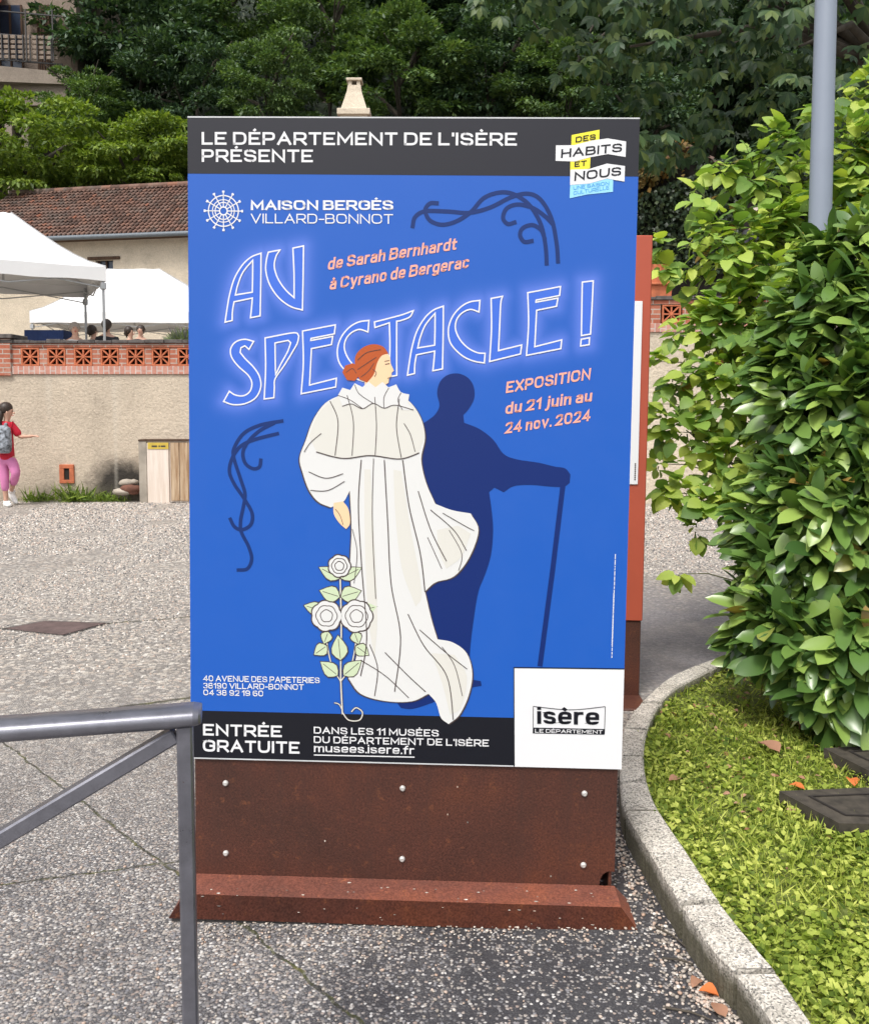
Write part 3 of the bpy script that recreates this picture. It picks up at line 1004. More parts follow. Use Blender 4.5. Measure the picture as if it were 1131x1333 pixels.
def rounded(pts, seg=6):
    out = []
    n = len(pts)
    for i, p in enumerate(pts):
        if len(p) == 3 and 0 < i < n - 1:
            P = Vector(p[:2])
            A = P.lerp(Vector(pts[i - 1][:2]), p[2])
            B = P.lerp(Vector(pts[i + 1][:2]), p[2])
            for k in range(seg + 1):
                t = k / seg
                # super-elliptic corner: squarer than a circle
                q = (1 - t) ** 2 * A + 2 * t * (1 - t) * P + t * t * B
                out.append(q.lerp(P, .12 * math.sin(PI * t)))
        else:
            out.append(Vector(p[:2]))
    r = [out[0]]
    for q in out[1:]:
        if (q - r[-1]).length > 1e-5:
            r.append(q)
    return r


def ribbon(pts, hw, cap=0.0):
    """polyline (2D Vectors) -> (verts2d, quads) with mitred joins"""
    n = len(pts)
    closed = (pts[0] - pts[-1]).length < 1e-6
    if closed:
        pts = pts[:-1]
        n -= 1
    vs = []
    for i in range(n):
        if closed:
            a, b = pts[i] - pts[i - 1], pts[(i + 1) % n] - pts[i]
        else:
            a = pts[i] - pts[i - 1] if i else pts[1] - pts[0]
            b = pts[i + 1] - pts[i] if i < n - 1 else pts[i] - pts[i - 1]
        a, b = a.normalized(), b.normalized()
        na, nb_ = Vector((-a.y, a.x)), Vector((-b.y, b.x))
        m = (na + nb_)
        m = m.normalized() if m.length > 1e-6 else na
        k = min(1 / max(m.dot(na), .35), 2.2)
        p = pts[i].copy()
        if not closed and i == 0:
            p -= a * cap
        if not closed and i == n - 1:
            p += b * cap
        vs += [p + m * hw * k, p - m * hw * k]
    fs = [(2 * i, 2 * i + 1, 2 * i + 3, 2 * i + 2) for i in range(n - 1)]
    if closed:
        fs.append((2 * n - 2, 2 * n - 1, 1, 0))
    return vs, fs


def text2d(s, weight, xs=1.0, gap=0.2, space=.42, thin=.74):
    """-> list of strokes [(pts, cap0, cap1)] in cap-height units, total width, half weight; horizontals are thinner than stems"""
    hw = weight / 2
    hy = hw * thin
    x = 0.0
    st = []
    ENDV = (0, 1, 1.04, .72, -.28, .94)
    for ch in s:
        if ch == ' ':
            x += space * xs
            continue
        ac = 0
        if ch in ACC:
            ch, ac = ACC[ch]
        w_, paths = G[ch]
        W = w_ * xs
        top = 1 - 2 * hy
        for P in paths:
            caps = []
            for a, b in ((P[0], P[1]), (P[-1], P[-2])):
                du, dv = abs(a[0] - b[0]) * W, abs(a[1] - b[1])
                if dv < .05 and du < .05:
                    caps.append(hy)
                elif dv >= du and a[1] in ENDV:
                    caps.append(hy)
                elif du > dv and a[0] in (0, 1) and W > 0:
                    caps.append(hw)
                else:
                    caps.append(0)
            q = [Vector((x + hw + p.x * W, hy + p.y * top)) for p in rounded(P)]
            st.append((q, caps[0], caps[1]))
        if ac:
            c = x + hw + W / 2
            b = .84 if ch.islower() else 1.09
            st.append(([Vector((c - ac * .09, b)), Vector((c + ac * .12, b + .14))], 0, 0))
        x += W + 2 * hw + gap * (1.0 if ch not in "'.-!" else .7)
    return st, x - gap, hw


# ================================================================== the exhibition signboard
RT = Vector((0.99942381, -0.03128294, -0.01316926))
DN = Vector((-0.01323436, -0.00187459, -0.99991066))
NA = RT.cross(-DN)
NA = -NA if NA.y < 0 else NA
T0 = Vector((-0.05984533, 2.35909949, 2.0482222 + (H - 1.29)))
PT = 2.143
SM = Matrix((RT, NA, -DN)).transposed().to_4x4()
SM.translation = T0 + DN * PT
board = thing('signboard', 'tall blue exhibition signboard with neon style title standing on a rusty steel base', 'signboard', matrix=SM)

_P = np.array([[245.5, 154], [835.3, 149.5], [806.5, 999], [246.8, 990]], float)
_X = np.array([[-.6, 0], [.6, 0], [.6, 1.76], [-.6, 1.76]], float)


def homography(A_, B_):
    rows = []
    for (x, y), (u, v) in zip(A_, B_):
        rows.append([x, y, 1, 0, 0, 0, -u * x, -u * y, -u])
        rows.append([0, 0, 0, x, y, 1, -v * x, -v * y, -v])
    return np.linalg.svd(np.array(rows))[2][-1].reshape(3, 3)


HP = homography(_P, _X)                     # photograph of the print -> metres on the print


def pl(px, py):
    q = HP @ np.array([px, py, 1.0])
    return Vector((q[0] / q[2], PT - q[1] / q[2]))


LAY = 0.00035


def p3(v, k):
    return (v.x, -k * LAY, v.y)


def poly_print(name, pts, k, mat, parent, holes=()):
    """flat printed area; pts in print pixels"""
    loops = [[Vector((*pl(*p), 0)) for p in pts]] + [[Vector((*pl(*p), 0)) for p in h] for h in holes]
    tri = tessellate_polygon(loops)
    flat = [v for lp in loops for v in lp]
    me = bpy.data.meshes.new(name)
    me.from_pydata([(v.x, -k * LAY, v.y) for v in flat], [], [tuple(t) for t in tri])
    me.materials.append(mat)
    return link(name, me, parent)


class Ink:
    """strokes in one ink on the print; strokes lie 0.03 mm over each other so that no two faces share a plane"""
    def __init__(s, k):
        s.k, s.v, s.f, s.c = k, [], [], 0

    def strip(s, pts, hw, cap=0.0):
        vs, fs = ribbon(pts, hw, cap)
        n = len(s.v)
        y = -s.k * LAY - (s.c % 7) * 0.00003
        s.c += 1
        s.v += [(p.x, y, p.y) for p in vs]
        s.f += [tuple(i + n for i in f) for f in fs]

    def poly(s, pts):
        tri = tessellate_polygon([[Vector((p.x, p.y, 0)) for p in pts]])
        n = len(s.v)
        y = -s.k * LAY - (s.c % 7) * 0.00003
        s.c += 1
        s.v += [(p.x, y, p.y) for p in pts]
        s.f += [tuple(i + n for i in t) for t in tri]

    def px_line(s, pts, wpx, smooth=True, round_=True):
        q = [Vector((*pl(*p), 0)) for p in pts]
        if smooth and len(q) > 2:
            q = catmull(q, 8)
        q = [Vector((p.x, p.y)) for p in q]
        s.strip(q, wpx / 480 / 2, wpx / 480 * .4 if round_ else 0)

    def text(s, string, a, b, cap, weight=.2, xs=1.0, up=None, gap=.2, space=.42, thin=.74):
        """text whose baseline runs from print pixel a to b, capitals cap pixels high"""
        st, W, hw = text2d(string, weight, xs, gap, space, thin)
        A, B = pl(*a), pl(*b)
        ex = (B - A) / W
        if up is None:
            up = (0, -cap)
        ey = pl(a[0] + up[0], a[1] + up[1]) - A
        for pts, c0, c1 in st:
            pts = [Vector((p.x, p.y / thin)) for p in pts]
            d0, d1 = (pts[0] - pts[1]).normalized(), (pts[-1] - pts[-2]).normalized()
            f0, f1 = (1 / thin if abs(d0.y) > abs(d0.x) else 1), (1 / thin if abs(d1.y) > abs(d1.x) else 1)
            pts[0] = pts[0] + d0 * c0 * f0
            pts[-1] = pts[-1] + d1 * c1 * f1
            vs, fs = ribbon(pts, hw)
            n = len(s.v)
            y = -s.k * LAY - (s.c % 7) * 0.00003
            s.c += 1
            for p in vs:
                q = A + ex * p.x + ey * (p.y * thin)
                s.v.append((q.x, y, q.y))
            s.f += [tuple(i + n for i in f) for f in fs]

    def build(s, name, mat, parent):
        me = bpy.data.meshes.new(name)
        me.from_pydata(s.v, [], s.f)
        me.materials.append(mat)
        return link(name, me, parent)


INK = dict(
    black=ink('print_black', lin(34, 34, 42)), black2=ink('print_footer_black', lin(14, 16, 26)),
    white=ink('print_white', (0.74, 0.74, 0.755, 1)), navy=ink('print_navy', lin(6, 42, 104)), navy2=ink('print_shadow_navy', lin(2, 36, 104)),
    salmon=ink('print_salmon', lin(240, 168, 148)), yellow=ink('print_yellow', lin(240, 226, 62)), cyan=ink('print_pale_blue', lin(150, 212, 246)),
    cream=ink('print_cream', lin(216, 216, 214)), ivory=ink('print_ivory', lin(212, 210, 202)), line=ink('print_sepia', lin(74, 62, 60)),
    auburn=ink('print_auburn', lin(176, 82, 36)), skin=ink('print_skin', lin(238, 200, 160)), green=ink('print_pale_green', lin(196, 210, 176)),
    neonfill=ink('print_periwinkle', lin(104, 146, 240)), cyanblue=ink('print_blue_lettering', lin(58, 150, 205)),
)

# ---- title outlines, traced in zoomed-crop coordinates
z6 = lambda p: (p[0] / 3.9 + 270, p[1] / 3.9 + 300)
z7 = lambda p: (p[0] / 3.77 + 540, p[1] / 3.77 + 340)
A1o = [(92, 477), (103, 405), (116, 335), (140, 255), (180, 187), (225, 145), (276, 124), (274, 280), (270, 443), (221, 453), (227, 400), (231, 353), (138, 373), (130, 420), (128, 468)]
A1h = [(234, 160), (233, 240), (231, 323), (145, 338), (158, 285), (185, 220)]
U1 = [(313, 119), (372, 107), (352, 140), (343, 185), (352, 230), (372, 272), (405, 315), (443, 349), (443, 225), (438, 97), (492, 85), (489, 250), (485, 411), (425, 394), (365, 350), (320, 285), (300, 215), (303, 160)]
S1 = [(237, 573), (190, 563), (145, 577), (120, 612), (125, 655), (160, 702), (208, 745), (227, 785), (216, 828), (182, 850), (142, 846), (112, 828), (83, 880), (130, 895), (190, 890), (245, 860), (272, 805), (265, 750), (235, 703), (195, 663), (168, 630), (172, 606), (192, 596), (213, 614)]
P1o = [(295, 555), (440, 527), (466, 543), (458, 580), (430, 630), (390, 695), (345, 762), (341, 810), (338, 858), (289, 865), (297, 710)]
P1h = [(345, 580), (412, 566), (425, 578), (408, 625), (375, 685), (347, 742)]
E1 = [(557, 150), (718, 118), (713, 162), (598, 186), (597, 196), (705, 175), (698, 215), (600, 236), (590, 415), (722, 380), (718, 423), (549, 458), (560, 305)]
C1 = [(322, 190), (270, 199), (225, 226), (187, 272), (167, 330), (172, 390), (200, 433), (245, 470), (295, 490), (342, 497), (346, 450), (308, 447), (262, 424), (222, 382), (201, 330), (208, 285), (235, 252), (275, 235), (317, 247)]
T1 = [(850, 468), (980, 433), (1048, 408), (1030, 440), (985, 459), (963, 463), (962, 600), (962, 738), (922, 746), (928, 600), (926, 471), (853, 496)]
L1 = [(377, 180), (433, 169), (424, 205), (418, 320), (412, 436), (526, 407), (520, 451), (368, 490), (378, 330)]
X1 = [(825, 95), (879, 88), (872, 220), (864, 350), (819, 358), (822, 225)]
X2 = [(818, 376), (859, 368), (857, 402), (815, 409)]


def px6(P, dx=0, dy=0):
    return [(z6(p)[0] + dx, z6(p)[1] + dy) for p in P]


def px7(P, dx=0, dy=0):
    return [(z7(p)[0] + dx, z7(p)[1] + dy) for p in P]


def soften(P, n=5):
    """closed outline: smooth through gentle turns, keep sharp corners"""
    m = len(P)
    V = [Vector(p) for p in P]
    sharp = []
    for i in range(m):
        a, b = V[i] - V[i - 1], V[(i + 1) % m] - V[i]
        sharp.append(abs(a.angle_signed(b, 0)) > math.radians(44))
    out = []
    for i in range(m):
        p1, p2 = V[i], V[(i + 1) % m]
        p0 = V[i - 1] if not sharp[i] else p1 - (p2 - p1)
        j = (i + 1) % m
        p3 = V[(i + 2) % m] if not sharp[j] else p2 + (p2 - p1)
        for k in range(n):
            t = k / n
            q = 0.5 * ((2 * p1) + (p2 - p0) * t + (2 * p0 - 5 * p1 + 4 * p2 - p3) * t * t + (3 * p1 - p0 - 3 * p2 + p3) * t ** 3)
            out.append((q.x, q.y))
    return out


GL = [(px6(A1o), [px6(A1h)]), (px6(U1), []), (px6(S1), []), (px6(P1o), [px6(P1h)]), (px7(E1, -293.3, 53), []), (px7(C1, -144.6, 27.6), []), (px6(T1), []),
      (px6(A1o, 237.0, 66.6), [px6(A1h, 237.0, 66.6)]), (px7(C1), []), (px7(L1), []), (px7(E1), []), (px7(X1), []), (px7(X2), [])]
GL = [(soften(o), [soften(h) for h in hs_]) for o, hs_ in GL]

# ---- printed sheet: fine grid with the ink colour per point (blue, with the soft glow printed round the title)
gxn, gyn = 181, 265
gu, gv = np.meshgrid(np.linspace(-.6, .6, gxn), np.linspace(0, 1.76, gyn))
segA, segB = [], []
for o, hs_ in GL:
    for lp in [o] + hs_:
        q = [pl(*p) for p in lp]
        for i in range(len(q)):
            segA.append((q[i - 1].x, PT - q[i - 1].y))
            segB.append((q[i].x, PT - q[i].y))
segA, segB = np.array(segA), np.array(segB)
pts = np.stack([gu.ravel(), gv.ravel()], 1)
dist = np.full(len(pts), 9.0)
sel = np.where((pts[:, 1] > .28) & (pts[:, 1] < .90))[0]
for i in range(0, len(sel), 4000):
    p = pts[sel[i:i + 4000]]
    ab = segB - segA
    t = np.clip(((p[:, None] - segA) * ab).sum(2) / (np.maximum((ab * ab).sum(1), 1e-12)), 0, 1)
    dd = np.sqrt((((segA + ab * t[..., None]) - p[:, None]) ** 2).sum(2)).min(1)
    dist[sel[i:i + 4000]] = dd
glow = np.exp(-(dist / 0.021) ** 1.5) * 0.46
blue, peri = np.array(lin(22, 87, 180)[:3]), np.array(lin(118, 142, 236)[:3])
colr = blue * (1 - glow[:, None]) + peri * glow[:, None]
quad = np.arange(gxn * gyn).reshape(gyn, gxn)
fc = np.stack([quad[:-1, :-1], quad[1:, :-1], quad[1:, 1:], quad[:-1, 1:]], -1).reshape(-1, 4)
V = np.stack([pts[:, 0], 0 * pts[:, 0], PT - pts[:, 1]], 1)
bk = np.array([(-.6, .004, PT), (.6, .004, PT), (.6, .004, PT - 1.76), (-.6, .004, PT - 1.76), (-.6, 0, PT), (.6, 0, PT), (.6, 0, PT - 1.76), (-.6, 0, PT - 1.76)])
nv = len(V)
sf = np.array([(0, 1, 2, 3), (4, 0, 3, 7), (1, 5, 6, 2), (5, 1, 0, 4), (3, 2, 6, 7)]) + nv
n = N('printed_blue_sheet')
at_ = n.n('VertexColor', layer_name='ink')
n.base(at_.outputs['Color'])
n.set(n.ramp(n.noise(5, 6, .75), [(.35, (.30,) * 3), (.7, (.52,) * 3)]), 0, 0.5)
me = mesh_np('poster', np.vstack([V, bk]), np.vstack([fc, sf]), n.m)
ca = me.color_attributes.new('ink', 'FLOAT_COLOR', 'POINT')
cc = np.ones((nv + 8, 4), np.float32)
cc[:nv, :3] = colr
cc[nv:, :3] = .6
ca.data.foreach_set('color', cc.ravel())
poster = link('poster', me, board)

EDGE = plain('bare_aluminium_edge', (.55, .56, .57), .4)
# ---- bands and panel
poly_print('header_band', [(245.5, 154), (835.3, 149.5), (832.7, 226.6), (245.6, 229)], 1, INK['black'], poster)
poly_print('footer_band', [(246.7, 927.8), (669, 933.4), (668, 996.8), (246.8, 990)], 1, INK['black2'], poster)
poly_print('logo_panel', [(667.4, 868), (810.8, 868.6), (806.5, 999), (667.0, 996.8)], 2, INK['white'], poster)
e = Ink(3)
e.px_line([(245.5, 155.2), (835.2, 150.6)], 1.7, False, False)
e.build('sheet_edge', EDGE, poster)
e = Ink(3)
e.px_line([(246.8, 989.4), (666, 996)], 1.8, False, False)
e.build('sheet_edge', EDGE, poster)
e = Ink(3)
e.px_line([(667, 868), (810.8, 868.4)], 1.6, False, False)
e.px_line([(667.2, 868), (667, 996)], 1.2, False, False)
e.build('panel_outline', INK['black2'], poster)

# ---- dark cast figure on the backdrop: an anonymous bare-headed walker leaning on a stick
sil = [(556, 548), (566, 540), (572, 528), (569, 512), (573, 497), (583, 488), (597, 486), (610, 492), (617, 504), (617, 519), (610, 532), (603, 540), (604, 550), (624, 558), (642, 572), (655, 590), (672, 597), (700, 601),
       (722, 606), (735, 608), (742, 616), (741, 627), (733, 632), (716, 632), (690, 630), (668, 632), (655, 640), (643, 634), (636, 640), (639, 662), (641, 690), (638, 722), (630, 748), (622, 768), (616, 800), (610, 850), (612, 884), (624, 886), (625, 892),
       (606, 896), (585, 904), (560, 915), (535, 923), (520, 922), (515, 915), (530, 890), (545, 850), (540, 760), (530, 660), (532, 590), (540, 560)]
poly_print('shadow_figure', soften(sil, 4), 2, INK['navy2'], poster)
e = Ink(2.4)
e.px_line([(733, 624), (718, 742), (701, 866)], 6.5, False, False)
e.build('shadow_stick', INK['navy2'], poster)

# ---- title: pale fill and thin white tube outline
fl, ol = Ink(3), Ink(4)
for o, hs_ in GL:
    loops = [[Vector((*pl(*p), 0)) for p in o]] + [[Vector((*pl(*p), 0)) for p in h] for h in hs_]
    tri = tessellate_polygon(loops)
    n0_ = len(fl.v)
    fl.v += [(p.x, -3 * LAY, p.y) for lp in loops for p in lp]
    fl.f += [tuple(i + n0_ for i in t) for t in tri]
    for lp in loops:
        q = [Vector((p.x, p.y)) for p in lp]
        ol.strip(q + [q[0].copy()], 0.00185)
n = N('print_translucent_periwinkle')
n.base(lin(62, 106, 208))
n.set(.42, 0, .4)
fl.build('title_fill', n.m, poster)
ol.build('title_lettering', INK['white'], poster)

# ---- scroll ornaments
z5 = lambda x, y: (x / 3.648 + 530, y / 3.648 + 140)
zo = lambda x, y: (x / 6.056 + 240, y / 6.056 + 540)
orn = Ink(2)
for cv in ([(30, 565), (42, 520), (90, 492), (200, 492), (300, 497), (400, 470), (500, 420), (580, 403), (640, 432), (690, 520), (714, 640), (720, 726)],
           [(147, 453), (112, 455), (90, 487), (112, 535), (170, 555), (240, 537), (310, 490), (370, 425), (450, 398), (520, 410), (590, 462), (640, 550), (661, 650), (666, 736)],
           [(516, 540), (482, 548), (460, 520), (477, 475), (530, 455), (600, 470), (660, 510), (697, 548)],
           [(597, 628), (560, 632), (540, 600), (555, 566), (600, 552), (640, 575), (656, 612)]):
    orn.px_line([z5(*p) for p in cv], 5.2)
orn.build('scroll_ornament', INK['navy'], poster)
orn = Ink(2)
for cv in ([(770, 62), (600, 95), (470, 160), (395, 270), (387, 350), (440, 520), (475, 640), (460, 750), (440, 850), (445, 940), (500, 1050), (526, 1150), (492, 1228), (418, 1240)],
           [(735, 162), (570, 205), (450, 258), (380, 350), (353, 460), (390, 560), (470, 680), (530, 790), (520, 880), (450, 922), (392, 900), (358, 838)],
           [(700, 82), (590, 142), (500, 230), (460, 315), (480, 400), (540, 440), (590, 425), (601, 370)]):
    orn.px_line([zo(*p) for p in cv], 4.6)
orn.build('scroll_ornament', INK['navy'], poster)

# ---- white lettering
t = Ink(3)
t.text("LE DÉPARTEMENT DE L'ISÈRE", (264, 191.2), (674.5, 188), 16.6, .235)
t.text('PRÉSENTE', (264, 213.6), (408.7, 212.6), 16.4, .235)
t.build('header_lettering', INK['white'], poster)
t = Ink(3)
t.text('MAISON BERGÈS', (327.6, 275.8), (513.2, 273.6), 12.6, .30, 1.0, gap=.14, thin=.62)
t.text('VILLARD-BONNOT', (327.6, 293), (512.6, 291.8), 12.6, .16, 1.05)
t.build('venue_lettering', INK['white'], poster)
t = Ink(3)
t.text('40 AVENUE DES PAPETERIES', (263.4, 889.6), (414.5, 890.8), 7.6, .25, 1.1, thin=.66)
t.text('38190 VILLARD-BONNOT', (263.4, 899), (393.8, 899.8), 7.4, .25, 1.1, thin=.66)
t.text('04 38 92 19 60', (263.4, 907.8), (341.3, 908.6), 7.4, .25, 1.1, thin=.66)
t.build('address_lettering', INK['white'], poster)
t = Ink(3)
t.text('ENTRÉE', (262.8, 960), (365.2, 961.4), 15, .25)
t.text('GRATUITE', (262.4, 980.8), (388, 982.6), 15.4, .25)
t.build('entry_lettering', INK['white'], poster)
t = Ink(3)
t.text('DANS LES 11 MUSÉES', (406.6, 956.2), (569, 958.6), 8.9, .225)
t.text("DU DÉPARTEMENT DE L'ISÈRE", (406.6, 968.4), (634, 970.9), 8.9, .225)
t.text('musees.isere.fr', (406.8, 980.2), (537, 982), 10.6, .25, 1.25, thin=.62)
t.px_line([(406.6, 984), (537.5, 985.6)], 1.5, False, False)
t.build('museum_lettering', INK['white'], poster)
# emblem: wheel of rings and spokes with knobs
em = Ink(3)
C0, ex, ey = pl(292, 277.3), pl(317, 277.3) - pl(292, 277.3), pl(292, 251.5) - pl(292, 277.3)
pol = lambda r, a: C0 + ex * (r * math.cos(a)) + ey * (r * math.sin(a))
for r, wd in ((.20, .0035), (.43, .0026), (.57, .0024), (.78, .0030)):
    em.strip([pol(r, 2 * PI * k / 40) for k in range(41)], wd / 2)
for k in range(12):
    a = 2 * PI * k / 12
    em.strip([pol(.22, a), pol(.97, a)], .0013)
    em.strip([pol(.98, a - .065), pol(.98, a + .065)], .0026)
em.build('wheel_emblem', INK['white'], poster)
# salmon lettering on the slanted lines
t = Ink(3)
t.text('de Sarah Bernhardt', (427, 353), (594.6, 324.4), 15.2, .235, .8, (2.2, -15.4), .16)
t.text('à Cyrano de Bergerac', (429.4, 378.8), (610.4, 348), 15.2, .235, .8, (2.2, -15.4), .16)
t.build('subtitle_lettering', INK['salmon'], poster)
t = Ink(3)
t.text('EXPOSITION', (658.4, 511), (768.2, 491.8), 14.6, .24, .8, (1.6, -14.8), .17)
t.text('du 21 juin au', (657.4, 538.6), (770, 520.4), 14.6, .24, .8, (1.6, -14.8), .17)
t.text('24 nov. 2024', (656.8, 564), (767.8, 545.8), 14.6, .24, .8, (1.6, -14.8), .17)
t.build('date_lettering', INK['salmon'], poster)
# small upright credit line at the right edge, too small to read: broken hairline
t = Ink(3)
rng = random.Random(2)
for (xa, ya, xb, yb) in ((800, 719, 794.6, 854), (797.6, 770, 794.9, 838)):
    s_ = 0
    while s_ < 1:
        e_ = min(1, s_ + rng.uniform(.015, .05))
        t.px_line([(xa + (xb - xa) * s_, ya + (yb - ya) * s_), (xa + (xb - xa) * e_, ya + (yb - ya) * e_)], 1.1, False, False)
        s_ = e_ + .008
t.build('credit_line', INK['white'], poster)

# ---- ribbon emblem, top right
def z5s(P):
    return [z5(*p) for p in P]


poly_print('pale_tag', z5s([(780, 355), (985, 325), (983, 390), (860, 404), (777, 423)]), 3, INK['cyan'], poster)
e = Ink(3)
e.poly([pl(*p) for p in z5s([(788, 122), (921, 95), (918, 160), (786, 185)])])
e.poly([pl(*p) for p in z5s([(782, 236), (877, 222), (874, 280), (780, 296)])])
e.build('yellow_tag', INK['yellow'], poster)
e = Ink(4.4)
rib = [(713, 172), (800, 170), (880, 148), (960, 136), (1047, 150), (1044, 224), (960, 211), (880, 226), (800, 248), (711, 246)]
e.poly([pl(*p) for p in z5s(rib)])
e.poly([pl(*p) for p in z5s([(781, 287), (870, 283), (955, 256), (1041, 267), (1038, 341), (955, 328), (870, 352), (779, 360)])])
e.build('ribbon_emblem', INK['white'], poster)
t = Ink(6)
t.text('DES', z5(806, 158), z5(902, 142), 7.6, .24, 1.0, (.4, -7.4))
t.text('HABITS', z5(736, 232), z5(1026, 199), 11.6, .23, 1.05, (.8, -11.4))
t.text('ET', z5(800, 275), z5(858, 267), 7.2, .24, 1.0, (.4, -7))
t.text('NOUS', z5(799, 341), z5(1021, 312), 11.8, .24, 1.05, (.8, -11.6))
t.build('emblem_lettering', INK['black2'], poster)
t = Ink(5)
t.text('UNE SAISON', z5(795, 383), z5(965, 357), 4.6, .16, 1.1)
t.text('CULTURELLE', z5(795, 407), z5(965, 378), 4.6, .16, 1.1)
t.build('tag_lettering', INK['cyanblue'], poster)

# ---- department logo on the white panel
t = Ink(5)
t.text('isère', (697, 940.6), (777.6, 941.4), 21.5, .24, .78, gap=.13, thin=.72)
t.px_line([(692, 918), (740, 922), (785.6, 917.4)], .9, True, False)
t.px_line([(692, 918), (691.6, 953)], .8, False, False)
t.px_line([(785.6, 917.4), (784.4, 953)], .8, False, False)
t.build('logo_lettering', INK['black2'], poster)
poly_print('logo_strip', [(691.6, 945.6), (784.6, 946.6), (784.2, 954), (691.4, 953.2)], 4, INK['black2'], poster)
t = Ink(6)
t.text('LE DÉPARTEMENT', (694, 952), (782, 952.7), 4.8, .22, 1.15)
t.build('strip_lettering', INK['white'], poster)

# ---- printed figure: a plain stand-in, a woman in a long pale gown seen from behind
def pp(name, P, k, mat, n=5):
    return poly_print(name, soften(P, n), k, INK[mat], poster)


gown = [(470, 508), (446, 515), (424, 526), (408, 548), (398, 575), (390, 598), (394, 618), (402, 640), (414, 655), (430, 662), (446, 655), (455, 640), (457, 690), (455, 740), (458, 790), (464, 830), (462, 858), (452, 884), (468, 904), (500, 913), (534, 913), (556, 903),
        (566, 915), (572, 934), (582, 942), (596, 930), (608, 905), (613, 876), (606, 850), (588, 836), (568, 832), (560, 805), (552, 770), (566, 758), (590, 750), (610, 725), (622, 690), (612, 668), (588, 664), (566, 656), (554, 628), (548, 598), (553, 570), (548, 545), (534, 524), (514, 512), (494, 507)]
g2 = [(x + (1.6 if x > 500 else -1.6), y + 1.0) for x, y in gown]
pp('gown_outline', g2, 4.6, 'line')
pp('gown', gown, 5.2, 'cream')
pp('cape', [(468, 508), (440, 518), (416, 538), (402, 570), (412, 590), (446, 598), (482, 594), (520, 598), (545, 590), (552, 566), (545, 540), (528, 520), (508, 511), (488, 516)], 6, 'ivory')
pp('face', [(490, 456), (502, 458), (508, 466), (509, 474), (513, 483), (510, 486), (510, 490), (507, 493), (506, 499), (499, 503), (494, 503), (496, 514), (486, 520), (474, 514), (476, 494), (482, 476)], 6.6, 'skin', 3)
pp('hair', [(463, 480), (463, 465), (472, 454), (486, 449), (499, 452), (506, 461), (497, 464), (491, 474), (487, 488), (478, 499), (468, 495)], 7.2, 'auburn')
pp('hair_bun', [(446, 486), (450, 477), (460, 474), (468, 479), (469, 489), (462, 497), (452, 496)], 7.6, 'auburn')
pp('hand', [(434, 656), (446, 654), (453, 664), (455, 682), (450, 690), (441, 682), (434, 670)], 6, 'skin')
pp('collar', [(440, 516), (446, 506), (456, 509), (462, 500), (472, 505), (480, 498), (489, 505), (498, 498), (506, 505), (516, 501), (522, 511), (533, 514), (531, 525), (538, 534), (524, 534), (514, 528), (500, 532), (486, 526), (472, 533), (458, 527), (446, 530)], 6.9, 'cream', 3)
pp('gown_fold', [(474, 612), (482, 612), (486, 700), (490, 800), (486, 860), (478, 800), (474, 700)], 6, 'ivory', 4)
pp('gown_fold', [(512, 612), (522, 614), (534, 690), (548, 770), (540, 790), (522, 740), (514, 670)], 6.1, 'ivory', 4)
pp('gown_fold', [(560, 850), (590, 852), (606, 880), (598, 920), (584, 930), (574, 890)], 6.2, 'ivory', 4)
pp('gown_fold', [(568, 690), (596, 684), (612, 694), (600, 724), (580, 740), (570, 716)], 6.3, 'ivory', 4)
fo = Ink(8.4)
for cv, wd in (([(470, 600), (466, 660), (470, 740), (476, 830), (468, 880)], 1.3), ([(500, 600), (504, 680), (508, 760), (520, 830), (512, 900)], 1.3), ([(524, 600), (532, 660), (546, 720), (552, 770)], 1.4),
               ([(486, 598), (484, 680), (488, 780)], .9), ([(544, 640), (560, 690), (580, 730)], 1.2), ([(560, 664), (590, 690), (606, 716)], 1.0), ([(576, 668), (604, 684), (616, 690)], .9),
               ([(530, 800), (550, 840), (580, 880), (588, 936)], 1.2), ([(545, 820), (580, 850), (606, 870)], 1.0), ([(480, 840), (490, 870), (486, 906)], 1.1), ([(500, 850), (530, 880), (552, 900)], 1.1), ([(468, 860), (500, 880), (530, 908)], 1.0),
               ([(412, 590), (446, 598), (482, 594), (520, 598), (545, 590)], 1.4), ([(402, 616), (424, 624), (446, 618)], 1.0), ([(404, 640), (426, 640), (448, 628)], 1.0), ([(430, 524), (440, 550), (436, 594)], 1.0), ([(452, 516), (460, 550), (458, 594)], .9),
               ([(520, 520), (516, 556), (522, 596)], 1.0), ([(488, 518), (490, 556), (488, 594)], .9), ([(466, 470), (478, 460), (496, 456)], .9), ([(466, 482), (478, 474), (490, 466)], .8), ([(470, 492), (480, 484), (487, 474)], .8), ([(451, 486), (459, 481), (464, 487)], .8), ([(502, 475), (507, 474)], 1.0), ([(501, 471), (507, 470)], .7), ([(505, 493), (509, 492)], .8), ([(486, 482), (490, 486), (488, 491)], .8), ([(574, 842), (590, 866), (600, 905)], .9), ([(436, 664), (442, 672), (446, 684)], .7), ([(440, 516), (456, 522), (472, 533)], .8), ([(462, 502), (468, 514), (486, 526)], .8), ([(506, 506), (500, 518), (500, 532)], .8), ([(522, 512), (518, 522), (524, 534)], .8), ([(446, 530), (458, 527), (472, 533), (486, 526), (500, 532), (514, 528), (538, 534)], .9), ([(396, 590), (404, 578), (418, 566)], .9), ([(540, 588), (534, 566), (526, 552)], .9), ([(458, 690), (464, 720), (460, 760)], .8), ([(556, 700), (574, 740)], .9), ([(584, 690), (600, 720), (596, 742)], .8)):
    fo.px_line(cv, wd)
fo.build('fold_lines', INK['line'], poster)
